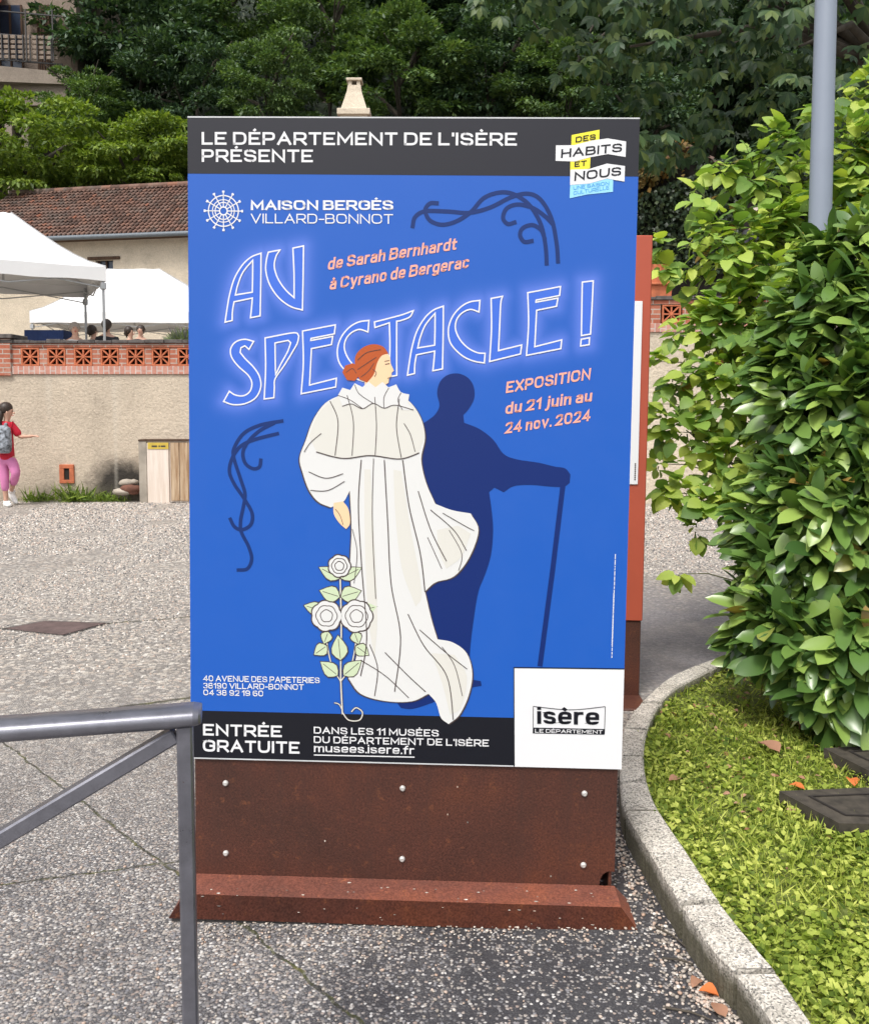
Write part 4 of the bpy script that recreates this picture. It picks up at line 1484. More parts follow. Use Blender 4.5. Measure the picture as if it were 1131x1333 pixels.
# plain flowering stem beside it
stem_paths = (([(444, 930), (442, 880), (443, 820), (442, 760), (441, 730)], 1.0), ([(442, 888), (430, 866), (423, 830)], .8), ([(442, 888), (456, 866), (463, 830)], .8), ([(444, 928), (452, 938), (466, 938), (470, 928), (462, 922), (456, 927)], .8), ([(444, 926), (440, 918), (434, 916)], .7))
for nm, k, inkn, wds in (('stem_outline', 5, 'line', 3.4), ('flower_stem', 5.4, 'ivory', 1.7)):
    fs_ = Ink(k)
    for cv, q in stem_paths:
        fs_.px_line(cv, wds * q)
    fs_.build(nm, INK[inkn], poster)
for (x, y, an, ln, wd) in ((441, 754, 152, 30, 8), (443, 754, 28, 30, 8), (441, 778, 163, 27, 10), (443, 778, 17, 27, 10), (424, 842, 215, 20, 8), (462, 842, -35, 20, 8), (442, 860, 96, 32, 10), (438, 880, 142, 28, 9), (446, 880, 40, 30, 9), (418, 796, 165, 24, 8), (468, 796, 15, 22, 8), (426, 824, 250, 16, 7), (460, 824, -70, 16, 7)):
    a = math.radians(an)
    dx, dy = math.cos(a), -math.sin(a)
    sh = [(0, 0), (.12, .55), (.3, 1), (.5, .98), (.72, .62), (.88, .26), (1, 0), (.88, -.26), (.72, -.62), (.5, -.98), (.3, -1), (.12, -.55)]
    lo_, lv = Ink(5.8), Ink(6.4)
    lo_.poly([pl(x + dx * (t_ * (ln + 3) - 1.5) - dy * s_ * (wd + 1.4), y + dy * (t_ * (ln + 3) - 1.5) + dx * s_ * (wd + 1.4)) for t_, s_ in sh])
    lv.poly([pl(x + dx * t_ * ln - dy * s_ * wd, y + dy * t_ * ln + dx * s_ * wd) for t_, s_ in sh])
    lo_.build('leaf_outline', INK['line'], poster)
    lf_ = lv.build('printed_leaf', INK['green'], poster)
    vn = Ink(6.9)
    vn.px_line([(x + dx * 2, y + dy * 2), (x + dx * ln * .85, y + dy * ln * .85)], .8, False, False)
    vn.build('leaf_vein', INK['line'], poster)
for (x, y, r) in ((424, 803, 18), (463, 803, 19), (441, 738, 13)):
    kk = 7.2
    for ring, (rr, nlob, ph) in enumerate(((1.0, 7, 0), (.68, 6, .5), (.38, 5, .2))):
        for add, inkn in ((1.1 if ring else 1.6, 'line'), (0, 'cream')):
            b_ = Ink(kk)
            kk += .35
            q = r * rr + add
            b_.poly([pl(x + q * (1 + .09 * abs(math.cos(nlob * (PI * k / 42 + ph)))) * math.cos(2 * PI * k / 42), y + q * (1 + .09 * abs(math.cos(nlob * (PI * k / 42 + ph)))) * math.sin(2 * PI * k / 42)) for k in range(42)])
            b_.build('printed_petal' if inkn == 'cream' else 'petal_outline', INK[inkn], poster)

# ---- steel: backing plate, foot plate, screws
BH = PT - 1.76
n = 14
notch = [(0.60 - .048 * math.cos(PI / 2 * k / 8) if k else .552, .052 * math.sin(PI / 2 * k / 8) + .03) for k in range(9)]
outl = [(-.590, .045), (.548, .045), (.550, .062), (.556, .076), (.566, .084), (.578, .087), (.590, .086), (.594, PT - .006), (-.590, PT - .006)]
mb = MB().prism([(x, .006, z) for x, z in outl], (0, .006, 0))
mb.build('backing_plate', M['corten'], board, True)
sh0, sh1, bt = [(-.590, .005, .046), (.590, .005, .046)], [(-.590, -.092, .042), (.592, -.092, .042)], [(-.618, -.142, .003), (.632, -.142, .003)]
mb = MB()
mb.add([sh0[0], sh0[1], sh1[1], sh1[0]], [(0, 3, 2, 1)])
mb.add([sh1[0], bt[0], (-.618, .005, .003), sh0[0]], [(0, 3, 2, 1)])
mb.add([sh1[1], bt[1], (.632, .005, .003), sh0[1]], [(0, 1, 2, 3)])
mb.build('foot_plate', M['cortenpale'], board, True)
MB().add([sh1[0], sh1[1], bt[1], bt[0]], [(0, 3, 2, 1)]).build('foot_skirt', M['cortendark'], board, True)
for x in (-.585, 0, .575):
    mb = MB()
    mb.prism([(x, .014, .01), (x, .20, .01), (x, .014, .55)], (.008, 0, 0))
    mb.build('gusset', M['corten'], board, True)
MB().box(-.56, .58, .09, .098, .016, .6).build('rear_plate', M['corten'], board, True)  # unseen plate added behind the base to keep the notch dark
MB().box(-.61, .625, -.138, .02, -.02, .0025).build('foot_pad', M['darkmetal'], board, True)
steel = plain('bright_screw_steel', (0.62, 0.60, 0.57), .35, .4)
for (x, y) in ((291, 1023), (521.5, 1027.5), (758.5, 1032), (291, 1114), (520.5, 1119.5), (756.5, 1125)):
    c = pl(x, y)
    b_ = MB()
    for k, (r, yy) in enumerate(((.0085, .0055), (.008, .002), (.0055, -.0005))):
        pass
    vs, fs = [], []
    for r, yy in ((.0085, .0055), (.0078, .002), (.005, -.0008)):
        vs += [(c.x + r * math.cos(2 * PI * k / 14), yy, c.y + r * math.sin(2 * PI * k / 14)) for k in range(14)]
    for rg in range(2):
        fs += [(rg * 14 + k, rg * 14 + (k + 1) % 14, rg * 14 + 14 + (k + 1) % 14, rg * 14 + 14 + k) for k in range(14)]
    b_.add(vs, fs, True)
    b_.add(vs[-14:], [tuple(range(14))])
    b_.build('screw', steel, board, True)
# specks of bird lime and grit on the steel
mb = MB()
rng = random.Random(6)
for i in range(46):
    x, y = rng.uniform(-.56, .58), rng.uniform(-.14, -.01)
    r = rng.uniform(.0012, .0032)
    mb.add([(x + r * rng.uniform(.7, 2.4) * math.cos(k), y + r * 1.0 * math.sin(k), (.0470 + (y - .005) * .042 if y > -.092 else .0435 + (y + .092) * .80)) for k in (0, 1.05, 2.1, 3.14, 4.2, 5.25)], [(0, 1, 2, 3, 4, 5)])
for (x, y) in ((593, 1025), (580, 1061), (606, 1071), (420, 1097), (714, 1140)):
    c = pl(x, y)
    mb.add([(c.x + .0022 * math.cos(k), .0055, c.y + .003 * math.sin(k)) for k in (0, 1.05, 2.1, 3.14, 4.2, 5.25)], [(0, 1, 2, 3, 4, 5)])
mb.build('grit_specks', M['pebble'], board, True)

# ================================================================== second signboard behind, seen past the first one
Y2 = gnd(820, 905).y
xr0, xr1 = at(843.6, 306, Y2), at(830, 905, Y2)
SM2 = Matrix.Rotation(math.radians(0.6), 4, 'Y') @ Matrix.Rotation(math.radians(-1.5), 4, 'Z')
SM2.translation = Vector((xr1.x - .60, Y2, 0))
b2 = thing('signboard', 'orange red signboard on a rusty base mostly hidden behind the blue one', 'signboard', matrix=SM2)
top2 = xr0.z
brown = H + (HOR - 808) / F * Y2
MB().bbox(-.6, .605, -.02, .02, brown, top2, .004).build('coloured_panel', M['orange'], b2, True)
MB().bbox(-.6, .600, -.012, .012, .01, brown - .002, .003).build('base_plate', M['corten'], b2, True)
MB().bbox(-.6, .605, -.20, .10, 0, .014, .003).build('foot_plate', M['cortenwet'], b2, True)
zt, zb = H + (HOR - 393) / F * Y2, H + (HOR - 628) / F * Y2
o = MB().bbox(-.575, .565, -.026, -.021, zb, zt, .001).build('white_poster', INK['white'], b2, True)
t = MB()
for k in range(9):
    t.box(.548, .554, -.0275, -.0262, zb + .02 + k * .009, zb + .026 + k * .009)
t.build('fine_print', INK['line'], o, True)

# ================================================================== steel barrier, left foreground
E0 = at(252, 929, 1.3)
u = Vector((-.976, -.215, 0)).normalized()
nrm = Vector((u.y, -u.x, 0))
if nrm.y > 0:
    nrm = -nrm                      # toward the camera
bar = thing('barrier', 'low grey painted steel barrier with flat handrail and slanting brace', 'barrier', (E0.x, E0.y, 0))
RM = Matrix((u, -nrm, Vector((0, 0, 1)))).transposed().to_4x4()
RM.translation = Vector((E0.x, E0.y, E0.z))
mb = MB()
vs, ring = [], []
prof = [(-.006, -.030), (-.011, -.026), (-.012, .0), (-.010, .022), (-.003, .031), (.006, .031), (.011, .022), (.0125, 0), (.0115, -.022), (.006, -.030)]   # z, y
endr = [(0.006, .55), (-.004, .9), (-.009, .99)]
for s_, k in [(-.012, .72), (-.008, .93), (0.0, 1.0), (.02, 1.0), (1.42, 1.0), (1.45, .8)]:
    ring.append([RM @ Vector((s_, y * (k if s_ < .01 else 1), z * (.9 if k < 1 else 1))) for z, y in prof])
np_ = len(prof)
for i in range(len(ring) - 1):
    b_ = len(mb.v)
    mb.add(ring[i] + ring[i + 1], [(k, (k + 1) % np_, np_ + (k + 1) % np_, np_ + k) for k in range(np_)], True)
mb.add(ring[0], [tuple(range(np_))])
mb.add(ring[-1], [tuple(range(np_))[::-1]])
mb.build('handrail', M['rail'], bar)
for s_ in (0.013, 1.38):
    mb = MB()
    mm = RM.copy()
    mb.bbox(s_ - .0115, s_ + .0115, -.021, .018, -E0.z, -.0115, .003, mm)
    mb.build('post', M['rail'], bar)
mb = MB()
a_, b_ = RM @ Vector((.026, -.004, -.028)), RM @ Vector((1.37, -.004, -.76))
mb.bar(a_, b_, .024, .024, nrm)
mb.build('brace', M['rail'], bar)
mb = MB().bbox(.02, 1.37, -.016, .014, -.017, -.0105, .002, RM)
mb.build('lower_flat', M['rail'], bar)

# ================================================================== terrace retaining walls with pierced brick parapet
PXM = lambda px, Y: (px - CX) / F * Y / (math.cos(PITCH))          # rough x for a pixel column at depth Y
wx = lambda px, Y=WY, py=560: at(px, py, Y).x
wz = lambda py, Y=WY: at(300, py, Y).z


def pierced_tile(parent, x, z, s, y, mat):
    """square terracotta block: frame, eight spokes and a hub round open holes"""
    mb = MB()
    f_ = s * .085
    h_ = s / 2
    mb.box(x - h_, x + h_, y, y + .07, z + h_ - f_, z + h_).box(x - h_, x + h_, y, y + .07, z - h_, z - h_ + f_)
    mb.box(x - h_, x - h_ + f_, y + .001, y + .069, z - h_ + f_, z + h_ - f_).box(x + h_ - f_, x + h_, y + .001, y + .069, z - h_ + f_, z + h_ - f_)
    r = h_ * .16
    for k in range(8):
        a = k * PI / 4
        L_ = h_ * (.93 if k % 2 == 0 else 1.27)
        dx, dz = math.cos(a), math.sin(a)
        hw = s * .036
        vs = []
        for yy in (y + .006 + .0007 * k, y + .062 - .0007 * k):
            for t_, q in ((r * .5, -hw * .8), (L_, -hw * 1.3), (L_, hw * 1.3), (r * .5, hw * .8)):
                vs.append((x + dx * t_ - dz * q, yy, z + dz * t_ + dx * q))
        mb.add(vs, [(0, 1, 2, 3), (7, 6, 5, 4), (0, 4, 5, 1), (1, 5, 6, 2), (2, 6, 7, 3), (3, 7, 4, 0)])
    vs = [(x + r * math.cos(k * PI / 6), y + yy, z + r * math.sin(k * PI / 6)) for yy in (.002, .066) for k in range(12)]
    mb.add(vs, [tuple(range(12)), tuple(range(23, 11, -1))] + [(k, (k + 1) % 12, 12 + (k + 1) % 12, 12 + k) for k in range(12)])
    return mb.build('pierced_tile', mat, parent)


def terrace_wall(label, x0, x1, Y, zc, tiles, ts, wallmat, seed):
    """zc: coping top; render below, soldier course, pierced parapet, tile coping"""
    t = thing('terrace_wall', label, 'wall', (0, Y, 0))
    z1 = zc - .48               # top of render
    MB().box(x0, x1, Y, Y + .30, -.05, z1).build('rendered_base', wallmat, t)
    MB().bbox(x0, x1, Y - .025, Y + .28, z1 + .001, z1 + .115, .004).build('soldier_course', M['soldier'], t)
    zt0, zt1 = z1 + .118, zc - .105
    MB().bbox(x0, x1, Y - .02, Y + .28, zt1 + .002, zc - .047, .004).build('upper_course', M['brick'], t)
    mb = MB()
    rg = random.Random(seed)
    x = x0
    while x < x1:                # lapped coping tiles
        ww = rg.uniform(.20, .27)
        mb.bbox(x, min(x + ww, x1) - .004, Y - .055 + rg.uniform(-.012, .012), Y + .32, zc - .045, zc + rg.uniform(-.012, .012), .006)
        x += ww
    mb.build('coping', M['coping'], t)
    MB().box(x0, x1, Y + .20, Y + .26, zt0, zt1).build('dark_backing', M['cavity'], t)  # added dark sheet, stands for the shade inside the pierced tiles
    mb = MB()                    # brick piers between the tiles
    e = [x0] + [v for c in tiles for v in (c - ts / 2, c + ts / 2)] + [x1]
    for a, b in zip(e[::2], e[1::2]):
        if b - a > .01:
            mb.box(a, b, Y - .005, Y + .19, zt0, zt1)
    mb.build('parapet_brick', M['brick'], t)
    for c in tiles:
        pierced_tile(t, c, (zt0 + zt1) / 2, min(ts, zt1 - zt0) - .004, Y - .012, M['terracotta'])
    return t


tl = [wx(p) for p in (42.5, 76.5, 111, 145.5, 179, 211.5, 245, 279, 313)]
wl = terrace_wall('long beige roughcast wall topped by a red brick parapet of star pierced tiles', -11.0, 0.15, WY, WTL, tl, .262, M['wall'], 1)
# brick pier
xa, xb = -6.6, wx(19)
MB().bbox(xa, xb, WY - .05, WY + .36, wz(489), wz(441), .006).build('pier', M['brick'], wl)
MB().bbox(xa - .03, wx(23), WY - .09, WY + .40, wz(440.6), wz(435), .008).build('pier_cap', M['coping'], wl)
# brick framed vent hole low in the wall
vx0, vx1, vz0, vz1 = wx(76.5), wx(95.5), wz(629), wz(604.5)
v = MB()
v.bbox(vx0, vx1, WY - .03, WY + .03, vz1 - .055, vz1, .004).bbox(vx0, vx1, WY - .03, WY + .03, vz0, vz0 + .05, .004)
v.bbox(vx0, vx0 + .065, WY - .028, WY + .03, vz0 + .05, vz1 - .055, .004).bbox(vx1 - .065, vx1, WY - .028, WY + .03, vz0 + .05, vz1 - .055, .004)
vo = v.build('vent_frame', M['terracotta'], wl)
MB().box(vx0 + .06, vx1 - .06, WY - .008, WY - .003, vz0 + .045, vz1 - .05).build('vent_shade', M['cavity'], vo)  # dark sheet on the wall face, the hole's shade put in colour
tr_ = [wx(p, 11.95) for p in (770, 812, 871, 925, 979, 1033, 1087, 1141, 1195)]
wr = terrace_wall('higher pale wall with red pierced brick parapet seen between the board and the shrub', 0.15, 14, 11.95, WTR, tr_, .30, M['wall2'], 2)

# utility cupboard at the foot of the wall
cx0, cxm, cx1 = wx(180, WY - .25), wx(221, WY - .25), wx(268, WY - .25)
cup = thing('utility_cupboard', 'small weathered wooden cupboard with yellow plate against the beige wall', 'cupboard', ((cx0 + cx1) / 2, WY - .15, 0))
cz = wz(574, WY - .25)
MB().box(cx0 + .02, cx1, WY - .235, WY - .002, .01, cz - .002).build('carcass', M['door_pale'], cup)
MB().bbox(cx0 + .0, cx0 + .11, WY - .26, WY - .236, 0, cz, .004).build('frame', M['concrete'], cup)
MB().bbox(cx0 + .115, cxm - .02, WY - .262, WY - .236, .0, cz - .03, .004).build('door', M['door_pale'], cup)
mb = MB()
for k in range(4):
    a = cxm + .005 + k * (cx1 - cxm) / 4
    mb.bbox(a, a + (cx1 - cxm) / 4 - .008, WY - .258 + .003 * (k % 2), WY - .236, .03, cz - .02, .003)
mb.build('plank_door', M['door_wood'], cup)
MB().box(cx0, cx1, WY - .27, WY - .001, cz + .001, cz + .02).build('top_board', M['timber'], cup)
pz = wz(576, WY - .26)
pl_o = MB().box(wx(192, WY - .26), wx(219, WY - .26), WY - .270, WY - .2635, pz - .09, pz).build('plate', M['yellow'], cup)
mb = MB()
for k, (a, b) in enumerate(((197, 204), (206, 208), (209, 215))):
    mb.box(wx(a, WY - .27), wx(b, WY - .27), WY - .2715, WY - .2705, pz - .062, pz - .040)
mb.build('plate_lettering', M['darkmetal'], pl_o)
# stones in the sooty gap beside it
rng = random.Random(12)
for i, (px, py, r, sq) in enumerate(((160, 640, .09, (1.6, .9, .6)), (170, 636, .10, (1.5, .9, .7)), (165, 628, .08, (1.5, .8, .6)), (174, 627, .06, (1.2, .9, .6)), (173, 641, .06, (1.4, .9, .6)))):
    p = at(px, py, WY - .14)
    mb = MB().ico((p.x, p.y, max(p.z, r * .4)), r, 30 + i, 2, sq, .12)
    mb.build('rubble_stone', M['rubble' if i in (1, 4) else 'concrete'], None, label='rough stone in the small heap by the sooty patch left of the cupboard', cat='stone', group='rubble stones by the cupboard')
# weed tufts along the wall foot
for i, (px, wd, hg, nn, lab) in enumerate(((50, .22, .16, 190, 'low weed tuft at the wall foot just right of the walking child'), (97, .22, .22, 260, 'bushy weed tuft at the wall foot below the brick framed vent'), (128, .26, .12, 190, 'thin weed tuft between the vent and the sooty patch'), (150, .2, .12, 120, 'small weed tuft just left of the rubble heap'))):
    R = np.random.default_rng(40 + i)
    c = at(px, 640, WY - .10)
    pos = np.stack([R.normal(c.x, wd * .5, nn), R.uniform(WY - .18, WY - .02, nn), np.zeros(nn)], 1)
    V, Fc = scatter(*blade(.045, 3, .02, .6, .4), pos, unit(R, nn) * .8 + [0, -.1, .9], unit(R, nn), R.random(nn) ** 1.6 * hg * 1.35 + .03)
    o = link('weed_tuft', mesh_np('weed_tuft', V, Fc, L['light']), None, lab, 'weeds', 'weed tufts along the wall foot')

# iron cover in the yard
cc_ = gnd(76, 817)
mb = MB()
dx = abs(gnd(136, 811).x - gnd(20, 817).x) / 2
q = [gnd(137, 811, .006), gnd(82, 826, .006), gnd(8, 818, .006), gnd(58, 808.5, .006)]
cov = thing('yard_cover', 'rusty brown flat iron cover set in the pale gravel yard', 'cover', (cc_.x, cc_.y, 0))
MB().prism(q, (0, 0, -.02)).build('lid', M['cover'], cov)
mb = MB()
qc = sum(q, Vector()) / 4
for i in range(4):
    a, b = qc.lerp(q[i], 1.04), qc.lerp(q[(i + 1) % 4], 1.04)
    a2, b2 = qc.lerp(q[i], 1.11), qc.lerp(q[(i + 1) % 4], 1.11)
    mb.add([a + Vector((0, 0, -.001)), b + Vector((0, 0, -.001)), b2 + Vector((0, 0, -.001)), a2 + Vector((0, 0, -.001))], [(0, 1, 2, 3)])
mb.build('cover_rim', M['darkmetal'], cov)

# ================================================================== white pop-up tents on the terrace
def tent(label, x0, x1, y0, y1, zf, zv, zp, rx0, rx1, val=.26, legs=((0, 0), (1, 0), (0, 1), (1, 1)), rot=0.0):
    PV = Matrix.Translation((x1, y0, 0)) @ Matrix.Rotation(rot, 4, 'Z') @ Matrix.Translation((-x1, -y0, 0))

    def fin(mb, name, mat):
        mb.v = [tuple(PV @ Vector(p)) for p in mb.v]
        return mb.build(name, mat, t)
    t = thing('party_tent', label, 'tent', ((x0 + x1) / 2, (y0 + y1) / 2, zf), 'white party tents')
    ze = zv + val
    ym = (y0 + y1) / 2
    # concave hipped roof: rings from eave to ridge
    vs, fs = [], []
    nr, per = 7, 40
    for i in range(nr):
        s_ = i / (nr - 1)
        zz = ze + (zp - ze) * (s_ ** 1.28)
        for k in range(per):
            side, f_ = divmod(k * 4 / per, 1)
            cor = [((x0, y0), (rx0, ym)), ((x1, y0), (rx1, ym)), ((x1, y1), (rx1, ym)), ((x0, y1), (rx0, ym))]
            a, b = cor[int(side)], cor[(int(side) + 1) % 4]
            ex_ = Vector(a[0]).lerp(Vector(b[0]), f_)
            rd = Vector(a[1]).lerp(Vector(b[1]), f_)
            q = ex_.lerp(rd, s_)
            sag = .05 * math.sin(PI * f_) * math.sin(PI * min(1, s_ + .12)) + .012 * math.sin(9 * f_ + 5 * s_)
            vs.append((q.x, q.y, zz - sag))
    for i in range(nr - 1):
        for k in range(per):
            fs.append((i * per + k, i * per + (k + 1) % per, (i + 1) * per + (k + 1) % per, (i + 1) * per + k))
    fin(MB().add(vs, fs, True), 'roof', M['canvas'])
    sm_ = MB()
    for c_ in range(4):
        k = c_ * per // 4
        sm_.tube([Vector(vs[i * per + k]) + Vector((0, 0, .004)) for i in range(nr)], .011, 5)
    fin(sm_, 'hip_seam', M['seam'])
    mb = MB()
    ring = vs[:per]
    lo = [(a, b, zv + .012 * math.sin(k * 1.7)) for k, (a, b, c) in enumerate(ring)]
    mb.add([(a, b, c) for a, b, c in ring] + lo, [(k, (k + 1) % per, per + (k + 1) % per, per + k) for k in range(per)])
    fin(mb, 'valance', M['canvas'])
    for (i, j) in legs:
        X, Y = (x0 + .05, x1 - .05)[i], (y0 + .05, y1 - .05)[j]
        mb = MB().bar((X, Y, zf), (X, Y, ze - .06), .045, .045, (1, 0, 0))
        mb.bbox(X - .05, X + .05, Y - .05, Y + .05, zv - .16, zv - .04, .008)
        fin(mb, 'leg', M['alu'])
    mb = MB()                  # truss under the eaves and to the peak
    zt = zv + .06
    nseg = max(2, round((x1 - x0) / 1.5))
    for yy in (y0 + .07, y1 - .07):
        for k in range(nseg):
            a, b = x0 + .06 + (x1 - x0 - .12) * k / nseg, x0 + .06 + (x1 - x0 - .12) * (k + 1) / nseg
            mb.bar((a, yy, zt - .18), (b, yy, zt + .06), .022, .022)
            mb.bar((a, yy + .01, zt + .06), (b, yy + .01, zt - .18), .022, .022)
    for xx in (x0 + .07, x1 - .07):
        for k in range(2):
            a, b = y0 + .06 + (y1 - y0 - .12) * k / 2, y0 + .06 + (y1 - y0 - .12) * (k + 1) / 2
            mb.bar((xx, a, zt - .18), (xx, b, zt + .06), .022, .022)
            mb.bar((xx + .01, a, zt + .06), (xx + .01, b, zt - .18), .022, .022)
    mb.bar(((rx0 + rx1) / 2, ym, zt), ((rx0 + rx1) / 2, ym, zp - .03), .04, .04)
    fin(mb, 'truss', M['alu'])
    return t


YA = 16.4
xa = at(138, 350, YA).x
tent('nearer white party tent with a steep roof and dark underside above the brick pier', xa - 3.3, xa, YA, YA + 3.0, 1.62, at(100, 365, YA).z, at(10, 277, YA + .6).z, xa - 1.85, xa - 1.50, rot=math.radians(28))
YB = 25.0
xb = at(38, 400, YB).x
tent('farther white party tent with a long flat ridge beside the board edge', xb, xb + 6.2, YB, YB + 3.2, 1.62, at(100, 420, YB).z, at(170, 350, YB + 1.6).z, at(140, 350, YB + 1.6).x, at(207, 350, YB + 1.6).x, .33)

# table with a navy cloth, lavender pot
pa, pb_ = at(41, 433, 17.2), at(91, 433, 17.2)
tb = thing('table', 'long table under a navy blue cloth beneath the nearer tent', 'table', ((pa.x + pb_.x) / 2, 17.2, 1.62))
zt = pa.z + .03
mb = MB()
cr = []
nper = 48
for k in range(nper):
    side, f_ = divmod(k * 4 / nper, 1)
    c4 = [(pa.x, 16.9), (pb_.x, 16.9), (pb_.x, 17.6), (pa.x, 17.6)]
    a, b = Vector(c4[int(side)]), Vector(c4[(int(side) + 1) % 4])
    cr.append(a.lerp(b, f_))
cen = sum(cr, Vector((0, 0))) / nper
vs = [(p.x, p.y, zt) for p in cr] + [(cen.x + (p.x - cen.x) * (1.02 + .02 * math.sin(k * 2.1)), cen.y + (p.y - cen.y) * (1.06 + .05 * math.sin(k * 2.1)), zt - .5) for k, p in enumerate(cr)]
mb.add(vs, [tuple(range(nper))] + [(k, (k + 1) % nper, nper + (k + 1) % nper, nper + k) for k in range(nper)])
mb.build('cloth', M['bluecloth'], tb)
for X in (pa.x + .1, pb_.x - .1):
    for Y in (17.0, 17.5):
        MB().tube([(X, Y, 1.62), (X, Y, zt - .01)], .02, 6).build('leg', M['darkmetal'], tb)


# ================================================================== roofs and houses
def tile_roof(name, parent, A, U, Wd, nu, nv, mat, run=.18, rg=None):
    """canal tiles: A eave corner, U along the eave (full vector), Wd up the slope (full vector)"""
    rg = rg or random.Random(3)
    A, U, Wd = Vector(A), Vector(U), Vector(Wd)
    nrm_ = U.cross(Wd).normalized()
    if nrm_.z < 0:
        nrm_ = -nrm_
    uu, ww = U / nu, Wd / nv
    r = uu.length * .5
    mb = MB()
    mb.add([A, A + U, A + U + Wd, A + Wd], [(0, 1, 2, 3)])
    for j in range(nv):
        for i in range(nu):
            c0 = A + uu * (i + .5 + rg.uniform(-.06, .06)) + ww * (j - .06) + nrm_ * (.045 + rg.uniform(-.006, .012))
            c1 = A + uu * (i + .5 + rg.uniform(-.06, .06)) + ww * (j + 1.06) + nrm_ * .012
            vs = []
            for c, rr in ((c0, r * .80), (c1, r * .62)):
                for k in range(5):
                    a = PI * k / 4
                    vs.append(c + U.normalized() * (rr * math.cos(a)) + nrm_ * (rr * 1.0 * math.sin(a)))
            mb.add(vs, [(k, k + 1, 6 + k, 5 + k) for k in range(4)], False)
    return mb.build(name, mat, parent)


E0h = Vector((-14.43, 31.0, at(40, 310, 31).z))
uh = Vector((.982, -.189, 0))
nh = Vector((.189, .982, 0))
A_, B_ = E0h - uh * 3.0, E0h + uh * 10.5
house = thing('house', 'long cream house with an old brown tiled roof behind the white tents', 'house', (E0h.x, E0h.y, 1.62))
rise = 2.45
off = .45
za = E0h.z
wlb = MB()
wa, wb_ = A_ + uh * .3 + nh * off, B_ - uh * .3 + nh * off
dep = nh * 6.0
# wall with a window opening
ws, we = at(121, 340, 31).x, 0
sx = lambda px: ((at(px, 345, 30.4).x - wa.x) / uh.x)
s0, s1 = sx(116), sx(141)
wz0, wz1 = at(130, 368, 30.4).z, at(130, 335, 30.4).z
Lw = (wb_ - wa).length
zb = 1.0


def wp(s_, z, k=0.0):
    p = wa + uh * s_ + nh * k
    return Vector((p.x, p.y, z))


ztop = za + .05
for (a, b, c, d_) in ((0, s0, zb, ztop), (s1, Lw, zb, ztop), (s0, s1, zb, wz0), (s0, s1, wz1, ztop)):
    wlb.add([wp(a, c), wp(b, c), wp(b, d_), wp(a, d_)], [(0, 1, 2, 3)])
for (a, b, c, d_) in (((s0, wz0), (s1, wz0), 0, 0), ((s1, wz0), (s1, wz1), 0, 0), ((s1, wz1), (s0, wz1), 0, 0), ((s0, wz1), (s0, wz0), 0, 0)):
    wlb.add([wp(*a), wp(*b), wp(*b, .25), wp(*a, .25)], [(0, 1, 2, 3)])
for s_ in (0, Lw):     # gable ends
    wlb.add([wp(s_, zb), wp(s_, zb, 6), wp(s_, ztop, 6), wp(s_, ztop + 2.0, 3.0), wp(s_, ztop)], [(0, 1, 2, 3, 4)])
wlb.add([wp(0, zb, 6), wp(Lw, zb, 6), wp(Lw, ztop, 6), wp(0, ztop, 6)], [(0, 1, 2, 3)])
wlb.build('wall', M['housewall'], house)
win = MB()
win.add([wp(s0, wz0, .2), wp(s1, wz0, .2), wp(s1, wz1, .2), wp(s0, wz1, .2)], [(0, 1, 2, 3)])
wo = win.build('window', M['glass'], house)
mb = MB()
for a, b in ((s0 + .05, s0 + .05), (s1 - .05, s1 - .05), ((s0 + s1) / 2, (s0 + s1) / 2)):
    mb.bar(wp(a, wz0, .16), wp(a, wz1, .16), .07, .05, uh)
mb.build('frame', M['timber'], wo)
MB().bar(wp(s0 - .28, wz1 + .06, -.02), wp(s1 + .28, wz1 + .06, -.02), .10, .10).build('lintel', M['timber'], wo)
up = nh * 3.45 + Vector((0, 0, rise))
rf = tile_roof('roof', house, A_, B_ - A_, up, 76, 15, M['tile'])
bkA = A_ + nh * 6.9
tile_roof('rear_roof', house, bkA, B_ - A_, -nh * 3.45 + Vector((0, 0, rise - .02)), 40, 8, M['tile'])
mb = MB()
rdg = A_ + up
for k in range(34):
    a = rdg + (B_ - A_) * (k / 34) + Vector((0, 0, .03))
    b = rdg + (B_ - A_) * ((k + 1.06) / 34) + Vector((0, 0, .05))
    mb.tube([a, b], [.13, .115], 8)
mb.build('ridge_tiles', M['tile'], house)
mb = MB().tube([A_ - nh * .09 + Vector((0, 0, -.05)), B_ - nh * .09 + Vector((0, 0, -.07))], .085, 8)
mb.build('gutter', plain('zinc_gutter', (.13, .15, .17), .5, .3), house)
MB().box(0, 1, 0, 1, 0, 1, Matrix((( (B_ - A_).x, nh.x * .5, 0, A_.x + nh.x * .02), ((B_ - A_).y, nh.y * .5, 0, A_.y + nh.y * .02), (0, 0, .10, za - .10), (0, 0, 0, 1)))).build('eaves', M['timber'], house)

